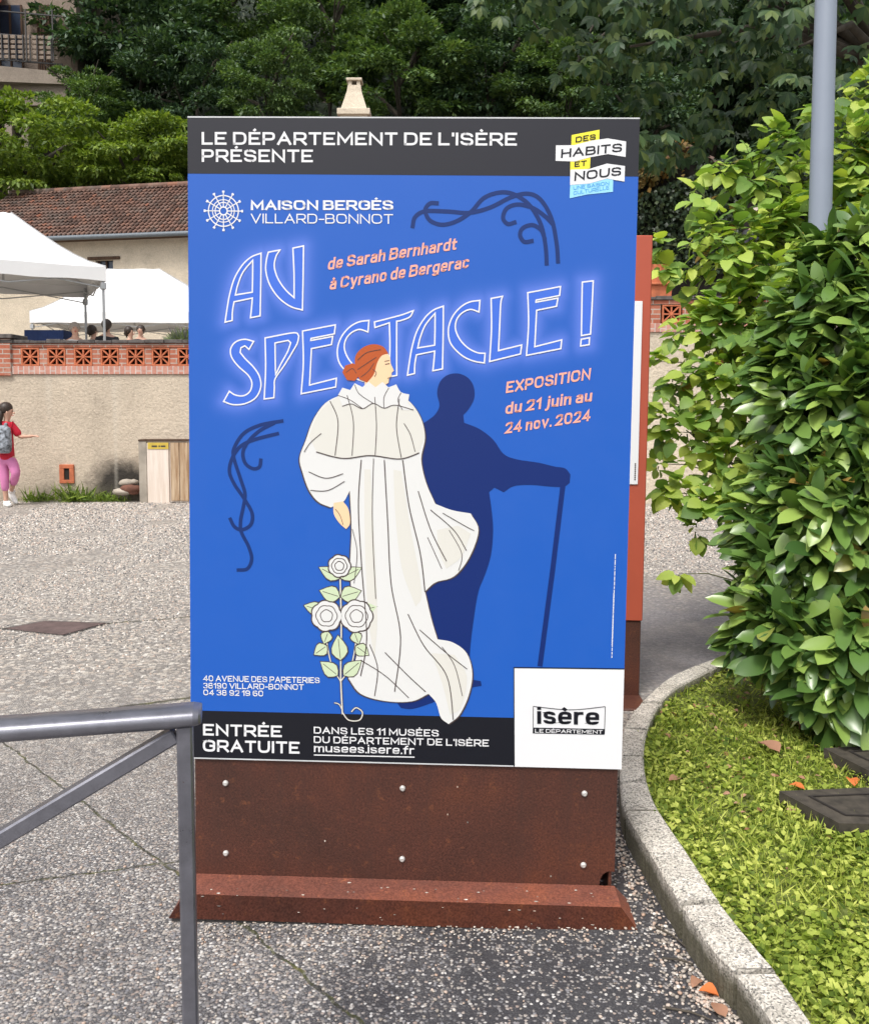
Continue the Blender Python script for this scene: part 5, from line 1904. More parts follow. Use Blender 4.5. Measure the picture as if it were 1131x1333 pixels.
# taller house hidden by the board: only its chimney shows above the board
c0 = at(462, 152, 34)
sh = thing('house', 'house behind the signboard with only its pale chimney in view', 'house', (c0.x, 36, 1.6))
zr = at(462, 168, 34).z
hx0, hx1 = at(400, 200, 34).x, at(790, 200, 34).x
MB().box(hx0 + .3, hx1 - .3, 32.6, 38, 1.0, zr - 2.3).build('wall', M['housewall'], sh)
mb = MB()
for X in (hx0 + .31, hx1 - .31):
    mb.add([(X, 32.6, zr - 2.3), (X, 38, zr - 2.3), (X, 35.2, zr - .15)], [(0, 1, 2)])
mb.build('gable', M['housewall'], sh)
tile_roof('roof', sh, (hx0, 32.3, zr - 2.35), (hx1 - hx0, 0, 0), (0, 2.9, 2.35), 50, 12, M['tile'])
tile_roof('rear_roof', sh, (hx0, 38.3, zr - 2.35), (hx1 - hx0, 0, 0), (0, -3.05, 2.33), 26, 6, M['tile'])
mb = MB()
cw = 36 / F * 34
cyy = 34.0
czb, czt = at(462, 170, 34).z, at(462, 104, 34).z
prof = [(.52, czb - 1.2), (.52, czb + .1), (.52, at(0, 150, 34).z), (.46, at(0, 143, 34).z), (.40, at(0, 136, 34).z), (.28, at(0, 122, 34).z), (.24, at(0, 113, 34).z)]
for (w0, z0), (w1, z1) in zip(prof[:-1], prof[1:]):
    vs = [(c0.x + sx_ * w0, cyy + sy_ * w0, z0) for sx_, sy_ in ((-1, -1), (1, -1), (1, 1), (-1, 1))] + [(c0.x + sx_ * w1, cyy + sy_ * w1, z1) for sx_, sy_ in ((-1, -1), (1, -1), (1, 1), (-1, 1))]
    mb.add(vs, [(0, 1, 5, 4), (1, 2, 6, 5), (2, 3, 7, 6), (3, 0, 4, 7)])
zc0, zc1 = at(0, 113, 34).z, czt
for sx_ in (-1, 1):          # open top: corner posts under a cap slab
    for sy_ in (-1, 1):
        mb.bbox(c0.x + sx_ * .16 - .07, c0.x + sx_ * .16 + .07, cyy + sy_ * .16 - .07, cyy + sy_ * .16 + .07, zc0 - .01, zc1 - .10, .01)
mb.bbox(c0.x - .30, c0.x + .30, cyy - .30, cyy + .30, zc1 - .10, zc1, .02)
mb.bbox(c0.x - .62, c0.x + .62, cyy - .62, cyy + .62, at(0, 151.5, 34).z - .1, at(0, 147, 34).z, .02)
ch = mb.build('chimney', M['wall2'], sh)
MB().box(c0.x - .18, c0.x + .18, cyy - .18, cyy + .18, zc0 - .02, zc0 + .015).build('flue', M['cavity'], ch)

# ivy-covered outbuilding to the right of the board
YV = 21.0
vx0, vx1 = at(800, 300, YV).x, at(905, 300, YV).x
vh = thing('outbuilding', 'dark outbuilding overgrown with ivy under a vine covered tile roof edge', 'house', ((vx0 + vx1) / 2, YV, 2.25))
zpk, zlo = at(901, 190, YV).z, at(833, 236, YV).z
xpk, xlo = at(899, 190, YV).x, at(826, 238, YV).x
MB().box(xlo - .6, xpk + 2.6, YV + .25, YV + 7, 2.2, zlo - .35).build('wall', M['cavity'], vh)  # wall and gable near black: eave shadow put in their colour
MB().add([(xlo - .6, YV + .24, zlo - .36), (xpk + 2.6, YV + .24, zlo - .36), (xpk, YV + .24, zpk - .15)], [(0, 1, 2)]).build('gable', M['cavity'], vh)
sl = Vector((xpk - xlo, 0, zpk - zlo)) * 1.35
tile_roof('roof', vh, Vector((xpk, YV, zpk)) - sl, (0, 5.5, 0), sl, 22, 7, M['tile'])
tile_roof('far_roof', vh, Vector((xpk + sl.x, YV, zpk - sl.z)), (0, 5.5, 0), (-sl.x, 0, sl.z - .02), 22, 7, M['tile'])
R = np.random.default_rng(77)
nn = 5200
px_, py_ = R.uniform(826, 965, nn), R.uniform(205, 352, nn)
keep = (py_ > 250 - (px_ - 833) * .35) | (px_ > 905)
px_, py_ = px_[keep], py_[keep]
pos = np.array([at(a, b, YV + .22 - abs(c) * .35) for a, b, c in zip(px_, py_, R.normal(0, .5, len(px_)))])
nn = len(pos)
V, Fc = scatter(*blade(.42, 2, .1, .2, .45), pos, unit(R, nn) * .7 + [0, -.1, -.7], unit(R, nn) * .8 + [0, -1, .5], R.uniform(.07, .14, nn))
link('ivy', mesh_np('ivy', V, Fc, L['ivy']), None, 'dark ivy curtain hanging over the wall right of the board', 'ivy')
nn = 1100
t_ = R.random(nn) ** .7
pos = np.array([Vector((xpk, YV, zpk)) - sl * .76 * q + Vector((R.normal(0, .05), R.uniform(-.15, .6), R.normal(.05, .16) - .05)) for q in t_])
V, Fc = scatter(*blade(.45, 2, .1, .2, .4), pos, unit(R, nn) * .8 + [0, -.2, -.5], unit(R, nn) * .9 + [0, -1, .6], R.uniform(.07, .16, nn))
link('vine', mesh_np('vine', V, Fc, L['vine']), None, 'orange tinted creeper on the tiled roof edge above the dark ivy', 'creeper')

# terracotta planter on the right wall, with its plant
pp_ = at(858, 385, 12.05)
pot = thing('planter', 'square terracotta planter standing on the right wall beside the board', 'planter', (pp_.x, 12.1, WTR))
z0, z1 = WTR + .0, at(858, 345, 12.0).z
mb = MB()
xc = pp_.x - .03
for (w0, za_, w1, zb_) in ((.17, z0, .20, z1 - .09), (.23, z1 - .09, .235, z1), (.195, z1, .19, z1 - .06)):
    vs = [(xc + a * w0, 12.1 + b * w0 * .8, za_) for a, b in ((-1, -1), (1, -1), (1, 1), (-1, 1))] + [(xc + a * w1, 12.1 + b * w1 * .8, zb_) for a, b in ((-1, -1), (1, -1), (1, 1), (-1, 1))]
    mb.add(vs, [(0, 1, 5, 4), (1, 2, 6, 5), (2, 3, 7, 6), (3, 0, 4, 7), (0, 1, 2, 3)])
mb.bbox(xc - .225, xc + .225, 12.1 - .19, 12.1 + .19, z0 + .16, z0 + .19, .006)
mb.build('pot', M['terracotta'], pot)
MB().box(xc - .188, xc + .188, 12.1 - .15, 12.1 + .15, z1 - .07, z1 - .05).build('earth', M['soil'], pot)
nn = 260
R = np.random.default_rng(31)
dirs = unit(R, nn)
dirs[:, 2] = np.abs(dirs[:, 2])
pos = np.array([xc, 12.1, z1]) + dirs * R.uniform(.03, .30, nn)[:, None] * [1.1, .8, .75]
pos[:, 2] -= np.clip(np.abs(pos[:, 0] - xc) - .18, 0, 1) * 1.3
V, Fc = scatter(*blade(.35, 2, .1, .2, .45), pos, dirs + unit(R, nn) * .6, unit(R, nn) * .6 + [0, -.3, 1], R.uniform(.04, .08, nn))
link('trailing_plant', mesh_np('trailing_plant', V, Fc, L['light']), None, 'pale trailing plant growing in the terracotta planter', 'plant')
# lavender at the end of the left parapet
R = np.random.default_rng(32)
nn = 420
c = at(234, 441, WY + .45)
dirs = unit(R, nn)
dirs[:, 2] = np.abs(dirs[:, 2]) + .25
pos = np.array([c.x, c.y + .1, c.z - .12]) + unit(R, nn) * [.09, .09, .02]
V, Fc = scatter(*blade(.05, 3, .02, .25, .5), pos, dirs, unit(R, nn), R.uniform(.12, .34, nn))
link('lavender', mesh_np('lavender', V, Fc, L['lavender']), None, 'tuft of grey lavender behind the brick parapet next to the board', 'plant')

# ================================================================== house with a balcony high on the hill, top left
YH = 43.0
zs = at(40, 95, YH).z
hb = thing('hillside_house', 'stone house with a railed balcony high among the trees', 'house', (at(20, 100, YH).x, YH + 3, zs - 7))
gx0, gx1 = at(-60, 90, YH).x, at(92, 90, YH).x
hx0 = gx0 - 6
nb = thing  # keep name
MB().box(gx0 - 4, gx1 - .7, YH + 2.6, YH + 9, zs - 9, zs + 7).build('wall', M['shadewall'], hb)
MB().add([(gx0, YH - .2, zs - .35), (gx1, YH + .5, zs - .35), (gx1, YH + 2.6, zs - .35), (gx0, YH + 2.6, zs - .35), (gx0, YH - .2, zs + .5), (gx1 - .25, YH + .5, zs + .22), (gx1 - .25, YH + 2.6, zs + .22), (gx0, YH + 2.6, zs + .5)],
         [(0, 1, 5, 4), (1, 2, 6, 5), (0, 3, 2, 1), (4, 5, 6, 7), (3, 0, 4, 7), (2, 3, 7, 6)]).build('balcony', M['shadeconcrete'], hb)
MB().box(gx0, gx1 - .5, YH + .6, YH + 2.55, zs - 1.3, zs - .352).build('beam', M['shadeconcrete'], hb)
for px in (2, 24):
    X = at(px, 120, YH).x
    MB().bbox(X - .18, X + .18, YH + .55, YH + .91, zs - 9, zs - 1.302, .02).build('pillar', M['shadeconcrete'], hb)
MB().box(gx0, gx1 - 1.5, YH + 2.5, YH + 2.58, zs - 5, zs - 1.31).build('shaded_opening', M['cavity'], hb)  # near-black sheet, paints the shade under the balcony
zr0, zr1 = at(40, 77, YH).z, at(40, 43, YH).z
zr2 = at(40, 12, YH).z
par = MB()
rg = random.Random(3)
k = 0
x = gx0
while x < gx1 - .9:                     # lattice of old bricks filling the balustrade
    for j in range(5):
        par.bbox(x + .03, x + .27, YH - .02 + (x - gx0) * .07, YH + .06 + (x - gx0) * .07, zr0 + .12 + j * .235, zr0 + .12 + j * .235 + .165, .015)
    x += .33
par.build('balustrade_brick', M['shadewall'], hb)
rl = MB()
for z_ in (zr0 + .05, zr1 + .02, zr2):
    rl.bar((gx0, YH - .1, z_ + .1), (gx1 - .6, YH + .55, z_ - .08), .07, .07 if z_ < zr2 else .06)
x = gx0
while x < gx1 - .9:
    rl.bar((x, YH - .1 + (x - gx0) * .07, zr0), (x, YH - .1 + (x - gx0) * .07, zr1), .05, .05, (1, 0, 0))
    x += .33
for px in (-20, 31, 66):
    X = at(px, 30, YH).x
    rl.bar((X, YH + .2, zr0), (X, YH + .2, zr2 + .1), .06, .06, (1, 0, 0))
rl.build('railing', M['darkmetal'], hb)
for a, b in ((-30, 29), (50, 64)):
    wo = MB().box(at(a, 20, YH + 2.6).x, at(b, 20, YH + 2.6).x, YH + 2.52, YH + 2.59, zs + .6, zs + 4.3).build('window', M['glass'], hb)
    mb = MB()
    for k in range(5):
        X = at(a + (b - a) * k / 4, 20, YH + 2.6).x
        mb.box(X - .05, X + .05, YH + 2.47, YH + 2.515, zs + .62, zs + 4.3)
    mb.build('frame', M['timber'], wo)
MB().add([at(-40, -60, YH), at(6, -8, YH), at(-8, 16, YH), at(-40, 30, YH), at(-40, -60, YH + 3), at(6, -8, YH + 3), at(-8, 16, YH + 3), at(-40, 30, YH + 3)],
         [(0, 1, 2, 3), (4, 7, 6, 5), (0, 4, 5, 1), (1, 5, 6, 2), (2, 6, 7, 3), (3, 7, 4, 0)]).build('roof', M['orange'], hb)

# ================================================================== trees
def crown(seed, ncl, nlf, lsize, flat=.55, droop=-.15, hang=False, tmpl=None, inner=.35):
    """leaf clumps through a unit ball -> vertex and face arrays"""
    R = np.random.default_rng(seed)
    dirs = unit(R, ncl)
    rad = R.random(ncl) ** .30
    cen = dirs * rad[:, None]
    cr = R.uniform(.14, .30, ncl)
    P, A, Nn = [], [], []
    for c, r in zip(cen, cr):
        m = int(nlf * (r / .2) ** 1.6)
        d = unit(R, m)
        d[:, 2] = np.where(R.random(m) < .92, np.abs(d[:, 2]), d[:, 2])
        q = c + d * (R.random(m) ** .30)[:, None] * r * [1, 1, flat]
        out = d * .6 + c * .6
        P.append(q)
        A.append(out + unit(R, m) * .7 + [0, 0, droop])
        Nn.append(unit(R, m) * .55 + [0, 0, .9] + out * .45)
    P, A, Nn = np.vstack(P), np.vstack(A), np.vstack(Nn)
    if hang:
        A[:, 2] -= 1.0
    tv, tf = tmpl or LEAF2
    return P, A, Nn, R.uniform(.6, 1.25, len(P)) * lsize, tv, tf


def make_crown_mesh(name, seed, rx, rz, mat, **k):
    P, A, Nn, S, tv, tf = crown(seed, **k)
    P = P * [rx, rx, rz]
    V, Fc = scatter(tv, tf, P, A, Nn, S)
    return mesh_np(name, V, Fc, mat)


def trunk_mesh(name, h, r, R_, seed):
    rg = random.Random(seed)
    mb = MB()
    pts = [(rg.uniform(-.1, .1) * i * .3, rg.uniform(-.1, .1) * i * .3, h * i / 6) for i in range(7)]
    mb.tube(pts, [r * (1 - .11 * i) for i in range(7)], 8)
    for k in range(9):
        a = rg.uniform(0, 2 * PI)
        i = rg.randrange(3, 7)
        p = Vector(pts[i])
        L_ = R_ * rg.uniform(.5, .85)
        e = p + Vector((math.cos(a) * L_, math.sin(a) * L_, L_ * rg.uniform(.2, .8)))
        m_ = p.lerp(e, .5) + Vector((0, 0, L_ * .12))
        mb.tube([p, m_, e], [r * .42, r * .26, r * .08], 6)
    me = bpy.data.meshes.new(name)
    me.from_pydata([tuple(v) for v in mb.v], [], mb.f)
    me.materials.append(M['bark'])
    return me


VAR = {
    'dark1': make_crown_mesh('crown', 1, 4.6, 4.0, L['dark'], ncl=80, nlf=170, lsize=.36),
    'dark2': make_crown_mesh('crown', 2, 4.6, 4.2, L['dark'], ncl=85, nlf=165, lsize=.34, flat=.4),
    'mid1': make_crown_mesh('crown', 3, 4.2, 3.8, L['mid'], ncl=75, nlf=170, lsize=.33),
    'mid2': make_crown_mesh('crown', 4, 4.2, 3.4, L['mid'], ncl=75, nlf=180, lsize=.29, flat=.35),
    'light': make_crown_mesh('crown', 5, 4.0, 2.6, L['light'], ncl=85, nlf=190, lsize=.27, flat=.4, droop=-.35),
}
TR = {k: trunk_mesh('trunk', 7, .28, 4, i) for i, k in enumerate(VAR)}
TREES = [
    # px, py of crown centre, depth, size factor x, z, variety, label
    (55, 215, 38.0, 1.02, 1.0, 'light', 'bright green feathery tree at the left edge above the tiled house roof'),
    (178, 212, 37.5, .78, .80, 'light', 'smaller bright green feathery tree beside the top left corner of the board'),
    (228, 255, 36.8, .42, .50, 'light', 'little light green bush squeezed between house roof and board'),
    (175, 60, 47, 1.05, 1.0, 'dark1', 'dark spreading tree right beside the balcony house'),
    (255, 130, 44, .72, .82, 'dark2', 'dark tree above the left top corner of the board'),
    (300, 10, 52, 1.0, 1.0, 'mid1', 'mid green tree high on the slope at the top edge left of centre'),
    (430, 40, 46, .82, .90, 'mid2', 'yellowish green tree rising above the pale chimney'),
    (352, 125, 41, .50, .62, 'mid1', 'round lit bush-like tree just left of the chimney'),
    (520, 110, 44, .90, .85, 'mid1', 'leafy tree just right of the chimney'),
    (560, -10, 53, 1.1, 1.0, 'dark1', 'dark tree at the top edge above the middle of the board'),
    (640, 110, 45, .90, .80, 'dark2', 'dark layered tree behind the right half of the board'),
    (735, 120, 42, .72, .70, 'mid2', 'grey green tree behind the ribbon emblem corner of the board'),
    (690, 20, 51, 1.1, 1.0, 'dark2', 'dark tree behind the drooping chestnut branches'),
    (830, 150, 40, .72, .75, 'dark1', 'dark tree just beyond the top right corner of the board'),
    (930, 90, 46, 1.1, 1.1, 'dark2', 'dark tree behind the chestnut near the lamp post'),
    (1060, 60, 42, 1.1, 1.1, 'dark1', 'dark tree behind the grey lamp post'),
    (1160, 150, 38, 1.1, 1.2, 'dark2', 'dark tree at the far right behind the hazel'),
    (40, -40, 56, 1.3, 1.1, 'dark2', 'dark tree above the balcony house at the top left corner'),
    (420, -90, 60, 1.3, 1.2, 'dark1', 'dark tree on the upper slope whose lower boughs reach the top edge'),
    (800, -60, 58, 1.3, 1.2, 'mid1', 'mid green tree on the upper slope behind the chestnut'),
    (180, -110, 60, 1.3, 1.2, 'mid1', 'mid green tree on the upper slope above the spreading dark tree'),
    (1000, -80, 56, 1.3, 1.2, 'dark1', 'dark tree on the upper slope at the top right'),
    (-60, 120, 48, 1.1, 1.1, 'dark1', 'dark tree beyond the left edge below the balcony'),
    (110, 150, 43, .62, .62, 'mid2', 'mid green tree below the balcony behind the feathery trees'),
]
for i, (px, py, Y, sx_, sz_, var, lab) in enumerate(TREES):
    c = at(px, py, Y)
    zg = hill_z(c.x, Y) - .3
    t = thing('tree', lab, 'tree', (c.x, Y, zg), 'trees on the wooded slope')
    rz_ = (i * 1.37) % 6.28
    tr = link('trunk', TR[var], t)
    hh = max(1.0, c.z - zg)
    tr.scale = (max(.5, sx_), max(.5, sx_), hh / 7)
    cr_ = link('crown', VAR[var], t)
    cr_.location = (0, 0, c.z - zg)
    cr_.scale = (sx_, sx_, sz_)
    cr_.rotation_euler = (0, 0, rz_)

# dense undergrowth on the slope: one mass of leaves nobody could count
R = np.random.default_rng(99)
nn = 52000
ux_, uy_ = R.uniform(-46, 46, nn), 36 + 42 * R.random(nn) ** 1.25
mm = np.abs(ux_) < uy_ * .62
ux_, uy_ = ux_[mm], uy_[mm]
nn = len(ux_)
uz_ = np.array([hill_z(a, b) for a, b in zip(ux_, uy_)]) + R.random(nn) ** 1.5 * (1.2 + 3.2 * vnoise(ux_ + 60, uy_, .35, 4))
pos = np.stack([ux_, uy_, uz_], 1)
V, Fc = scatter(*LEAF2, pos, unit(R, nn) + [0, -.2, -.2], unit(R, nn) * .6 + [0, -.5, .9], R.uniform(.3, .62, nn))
link('undergrowth', mesh_np('undergrowth', V, Fc, L['ivy']), None, 'dark leafy undergrowth covering the wooded slope', 'undergrowth', None, 'stuff')  # deep leaf colour paints the shade in the gaps between trees

# horse chestnut whose boughs hang into the top right
CHN = 15.0
cc_ = at(960, -95, CHN)
ct = thing('chestnut_tree', 'large dark horse chestnut with drooping boughs across the top right', 'tree', (at(1165, 500, 16.5).x, 16.5, 2.25))
PALM = []
tv, tf = [], []
for a in (-70, -35, 0, 35, 70):
    v_, f_ = blade(.20, 3, .08, .28, .68)
    ca_, sa_ = math.cos(math.radians(a)), math.sin(math.radians(a))
    s_ = 1.0 if abs(a) < 50 else .72
    n0_ = len(tv)
    tv += [((x * ca_ + y * sa_) * s_, (-x * sa_ + y * ca_) * s_, z * s_) for x, y, z in v_]
    tf += [tuple(i + n0_ for i in f) for f in f_]
R = np.random.default_rng(21)
P, A, Nn = [], [], []
for k in range(190):                    # drooping sprays of fingered leaves
    ppx = R.uniform(640, 1190)
    low = 20 + 165 * np.clip((ppx - 640) / 210, 0, 1) - 20 * math.sin(ppx * .02)
    ppy = R.uniform(-260, low)
    c = np.array(at(ppx, ppy, R.uniform(13.2, 17.5)))
    if R.random() < .08:
        continue
    m = 13
    d_ = unit(R, m) * [.42, .42, .22]
    P.append(c + d_)
    A.append(d_ * 1.2 + unit(R, m) * .4 + [0, -.25, -.75])
    Nn.append(unit(R, m) * .5 + [0, -.55, .8])
P, A, Nn = np.vstack(P), np.vstack(A), np.vstack(Nn)
V, Fc = scatter(tv, tf, P, A, Nn, R.uniform(.17, .30, len(P)))
link('crown', mesh_np('crown', V - np.array(ct.location), Fc, L['chestnut']), ct)
mb = MB()
tb_ = Vector(ct.location)
top = tb_ + Vector((-.3, 0, 7))
mb.tube([tb_, tb_ + Vector((.1, 0, 2.5)), tb_ + Vector((-.1, 0, 5)), top], [.34, .28, .22, .15], 10)
for (px, py, Y) in ((1000, -60, 15), (880, -30, 15), (760, -20, 15), (900, 70, 15.3), (1040, 60, 15), (820, 60, 15), (960, -180, 15.5), (720, -120, 15.5)):
    e = at(px, py, Y)
    s_ = tb_.lerp(top, .75)
    mb.tube([s_, s_.lerp(e, .5) + Vector((0, 0, .6)), e], [.11, .07, .02], 6)
mb.build('trunk', M['bark'], ct)

# ================================================================== lamp post
YL = 4.5
la, lb_ = at(1074.9, 5, YL), at(1066.8, 305, YL)
lp = thing('lamp_post', 'plain grey lamp post rising out of the shrubs', 'lamp post', (lb_.x - .004, YL, LZ))
zz = [0, 1.0, lb_.z, la.z, 5.2]
rd = [.058, .0565, .0562, .0520, .040]
xx = [lb_.x - .002 * (lb_.z - z_) / .3 for z_ in zz]
slope_ = (la.x - lb_.x) / (la.z - lb_.z)
mb = MB().tube([(lb_.x + slope_ * (z_ - lb_.z), YL, max(z_, LZ)) for z_ in zz], rd, 20)
mb.build('pole', M['pole'], lp)
xt = lb_.x + slope_ * (5.2 - lb_.z)
MB().tube([(xt, YL, 5.2), (xt, YL, 5.3), (xt, YL, 5.36), (xt, YL, 5.5)], [.045, .10, .24, .05], 16).build('lamp_head', M['pole'], lp)


# ================================================================== shrubs beside the board
def leafmass(blobs, seed, shell=.35):
    """sample points in a union of balls given as (px, py, radius px, depth); returns positions and outward directions"""
    R = np.random.default_rng(seed)
    B = [(np.array(at(px, py, Y)), r / F * Y) for px, py, r, Y in blobs]
    P, D = [], []
    for c, r in B:
        n_ = int(1900 * r ** 1.75 * 10)
        d_ = unit(R, n_)
        q = c + d_ * r * (R.random(n_) ** shell)[:, None] * [1, .9, 1]
        depth = np.max([(rr - np.linalg.norm(q - cc2, axis=1)) / rr for cc2, rr in B], axis=0)
        keep = (depth < R.uniform(.15, .55, n_))
        P.append(q[keep])
        D.append(d_[keep])
    return np.vstack(P), np.vstack(D), R


lau = thing('laurel_shrub', 'big dense cherry laurel shrub with glossy oval leaves at the lawn edge', 'shrub', (2.25, 4.0, LZ))
BL = [(1090, 440, 85, 4.0), (1060, 530, 62, 3.85), (1130, 560, 105, 3.8), (1062, 640, 66, 3.75), (1105, 700, 105, 3.6), (1030, 745, 58, 3.65), (1052, 830, 62, 3.45), (1120, 850, 80, 3.35), (1050, 570, 50, 3.95), (1140, 350, 62, 4.1),
      (1190, 480, 115, 4.0), (1200, 700, 115, 3.8), (1000, 805, 34, 3.6), (1085, 900, 36, 3.3), (1005, 690, 36, 3.75), (1190, 860, 85, 3.4), (1080, 355, 34, 4.15), (1115, 345, 45, 4.1), (990, 845, 22, 3.65), (1240, 560, 130, 4.2), (1130, 910, 34, 3.25), (1040, 480, 40, 3.95)]
P, D, R = leafmass(BL, 51, .30)
ok = (P[:, 2] > LZ + .05) & (R.random(len(P)) < .50)
P, D = P[ok], D[ok]
n_ = len(P)
A = D * .75 + unit(R, n_) * .75 + [-.10, -.15, -.12]
Nn = D * .55 + unit(R, n_) * .45 + [0, -.25, .85]
V, Fc = scatter(*LAUREL, P, A, Nn, R.uniform(.085, .19, n_), R.uniform(.8, 1.2, n_))
link('foliage', mesh_np('foliage', V - np.array(lau.location), Fc, L['laurel'], True), lau)
print('laurel leaves', n_)
mb = MB()
rng = random.Random(9)
base = Vector((2.1, 3.95, LZ))
for px, py, r, Y in BL:
    e = at(px, py, Y)
    s_ = base + Vector((rng.uniform(-.3, .3), rng.uniform(-.2, .2), 0))
    mb.tube([s_, s_.lerp(e, .5) + Vector((0, 0, .1)), e], [.022, .014, .006], 6)
mb.build('stem', M['bark'], lau)

haz = thing('hazel_shrub', 'loose light green hazel with broad soft leaves behind the laurel', 'shrub', (2.0, 5.0, LZ))
BZ = [(868, 562, 12, 4.6), (858, 604, 9, 4.5), (870, 642, 12, 4.4), (884, 747, 8, 4.2), (905, 690, 14, 4.3), (852, 470, 9, 4.7), (860, 352, 14, 4.8), (846, 525, 7, 4.6), (866, 318, 10, 4.8), (925, 300, 20, 4.9), (1070, 150, 20, 5.0), (928, 425, 40, 4.7), (893, 560, 40, 4.55), (950, 330, 55, 4.8), (1000, 400, 80, 4.8), (950, 500, 70, 4.6), (985, 235, 40, 4.95), (1045, 260, 62, 5.0), (1105, 200, 62, 5.0), (1135, 120, 40, 5.1), (950, 600, 50, 4.4), (888, 640, 22, 4.4), (1000, 560, 60, 4.5), (985, 650, 45, 4.3),
      (935, 660, 30, 4.3), (1090, 330, 80, 5.0), (1020, 190, 26, 5.0), (960, 430, 60, 4.7), (876, 500, 18, 4.7), (1150, 260, 80, 5.0), (915, 265, 20, 4.9), (940, 225, 24, 4.95), (880, 436, 10, 4.7), (1000, 310, 60, 4.9)]
R = np.random.default_rng(52)
tw_ = MB()
P, A, Nn = [], [], []
for px, py, r, Y in BZ:
    c = np.array(at(px, py, Y))
    rr = r / F * Y
    for k in range(int(2 + 620 * rr * rr + 36 * rr)):
        d_ = unit(R, 1)[0] + [-.15, -.25, .15]
        d_ /= np.linalg.norm(d_)
        a_ = c + d_ * rr * R.uniform(.1, .5)
        L_ = rr * R.uniform(.4, .85)
        b_ = a_ + d_ * L_ + [0, 0, -.15 * L_]
        if R.random() < .5:
            tw_.tube([a_, (a_ + b_) / 2 + [0, 0, .03 * L_], b_], [.0035, .0026, .0014], 4, False)
        sd = np.cross(d_, [0, 0, 1.])
        nl = max(2, int(L_ / .050))
        for q in range(nl):
            t_ = (q + .6) / nl
            p_ = a_ + (b_ - a_) * t_ + [0, 0, .03 * L_ * math.sin(PI * t_)]
            sg = 1 if q % 2 else -1
            P.append(p_ + sd * sg * .012)
            A.append(d_ * .55 + sd * sg * 1.0 + R.normal(0, .28, 3) + [0, 0, -.30])
            Nn.append(np.array([-.1, -.30, .95]) + R.normal(0, .35, 3))
        P.append(b_)
        A.append(d_ + [0, 0, -.35])
        Nn.append(np.array([0, -.3, .9]) + R.normal(0, .3, 3))
P, A, Nn = np.array(P), np.array(A), np.array(Nn)
n_ = len(P)
V, Fc = scatter(*HAZEL, P, A, Nn, R.uniform(.045, .112, n_), R.uniform(.8, 1.15, n_))
link('foliage', mesh_np('foliage', V - np.array(haz.location), Fc, L['hazel'], True), haz)
print('hazel leaves', n_)
mb = tw_
base = Vector((2.0, 5.0, LZ))
for px, py, r, Y in BZ:
    e = at(px, py, Y)
    if r > 38:
        s_ = base + Vector((rng.uniform(-.2, .3), rng.uniform(-.2, .2), 0))
        m_ = s_.lerp(e, .6) + Vector((.25, .05, .12))
        mb.tube([s_, s_.lerp(m_, .5) + Vector((.12, 0, 0)), m_, e], [.013, .011, .007, .003], 6)
    elif r < 16:                      # thin sprig reaching out of the mass
        q = e + Vector((.30, .06, -.05))
        mb.tube([q, q.lerp(e, .5) + Vector((0, 0, .02)), e], [.0035, .0026, .0014], 5)
mb.build('stem', M['stem'], haz)

# ================================================================== stone slabs and fallen leaves on the lawn
for nm, q, lab in (('stone_slab', [(1014, 1030), (1092, 1072), (1190, 1074), (1160, 1024)], 'dark mossy flat stone slab lying in the grass at the right edge'), ('stone_slab', [(1072, 974), (1130, 1003), (1230, 1005), (1200, 968)], 'dark stone slab half under the laurel behind the nearer slab')):
    top = [gnd(x, y, LZ + .055) for x, y in q]
    c = sum(top, Vector()) / 4
    mb = MB()
    mb.prism(top, (0, 0, -.06))
    t = thing(nm, lab, 'slab', (c.x, c.y, LZ), 'flat stone slabs on the lawn')
    mb.build('slab_body', M['slab'], t)
    ins = [c.lerp(p, .62) + Vector((0, 0, .003)) for p in top]
    ins2 = [c.lerp(p, .55) + Vector((0, 0, .003)) for p in top]
    mb = MB()
    for k in range(4):
        mb.add([ins[k], ins[(k + 1) % 4], ins2[(k + 1) % 4], ins2[k]], [(0, 1, 2, 3)])
    mb.build('recess_line', M['cavity'], t)


def fallen(px, py, z, size, rot, mat, lab, curl=.3):
    c = gnd(px, py, z)
    v_, f_ = blade(.36, 6, .12, curl * .3, .42)
    mb = MB()
    rg = random.Random(int(px))
    ca_, sa_ = math.cos(rot), math.sin(rot)
    vs = []
    for x, y, zz_ in v_:
        x, y = x * size, (y - .5) * size
        zz_ = abs(x) * curl * 1.4 + rg.uniform(0, .1) * size + size * .1 * (1 - abs(y / size) * 1.2)
        vs.append((c.x + x * ca_ - y * sa_, c.y + x * sa_ + y * ca_, z + zz_))
    mb.add(vs, f_, True)
    mb.build('fallen_leaf', mat, None, label=lab, cat='leaf', group='fallen leaves')


fallen(1000, 976, LZ + .03, .105, .4, L['dry'], 'large pinkish brown dead leaf on the lawn below the laurel')
fallen(922, 1296, .004, .045, 1.2, L['fired'], 'bright orange curled leaf lying on the tarmac by the kerb', .6)
fallen(906, 1283, .004, .04, 2.4, L['dry'], 'small brown leaf scrap just above the orange curled leaf', .5)
fallen(878, 1017, LZ + .03, .05, 2.0, L['dry'], 'small pale pink leaf in the grass close to the kerb curve')
fallen(1037, 1026, LZ + .03, .05, .9, L['fired'], 'small orange leaf by the near corner of the stone slab')
fallen(1110, 1020, LZ + .03, .06, 2.9, L['fired'], 'orange leaf between the two stone slabs')
fallen(1050, 950, LZ + .02, .08, 1.9, L['dry'], 'brown dead leaf in the shade under the laurel')
fallen(935, 1318, .004, .05, .3, L['dry'], 'dry brown leaf on the tarmac nearest the bottom edge')
tw = MB()
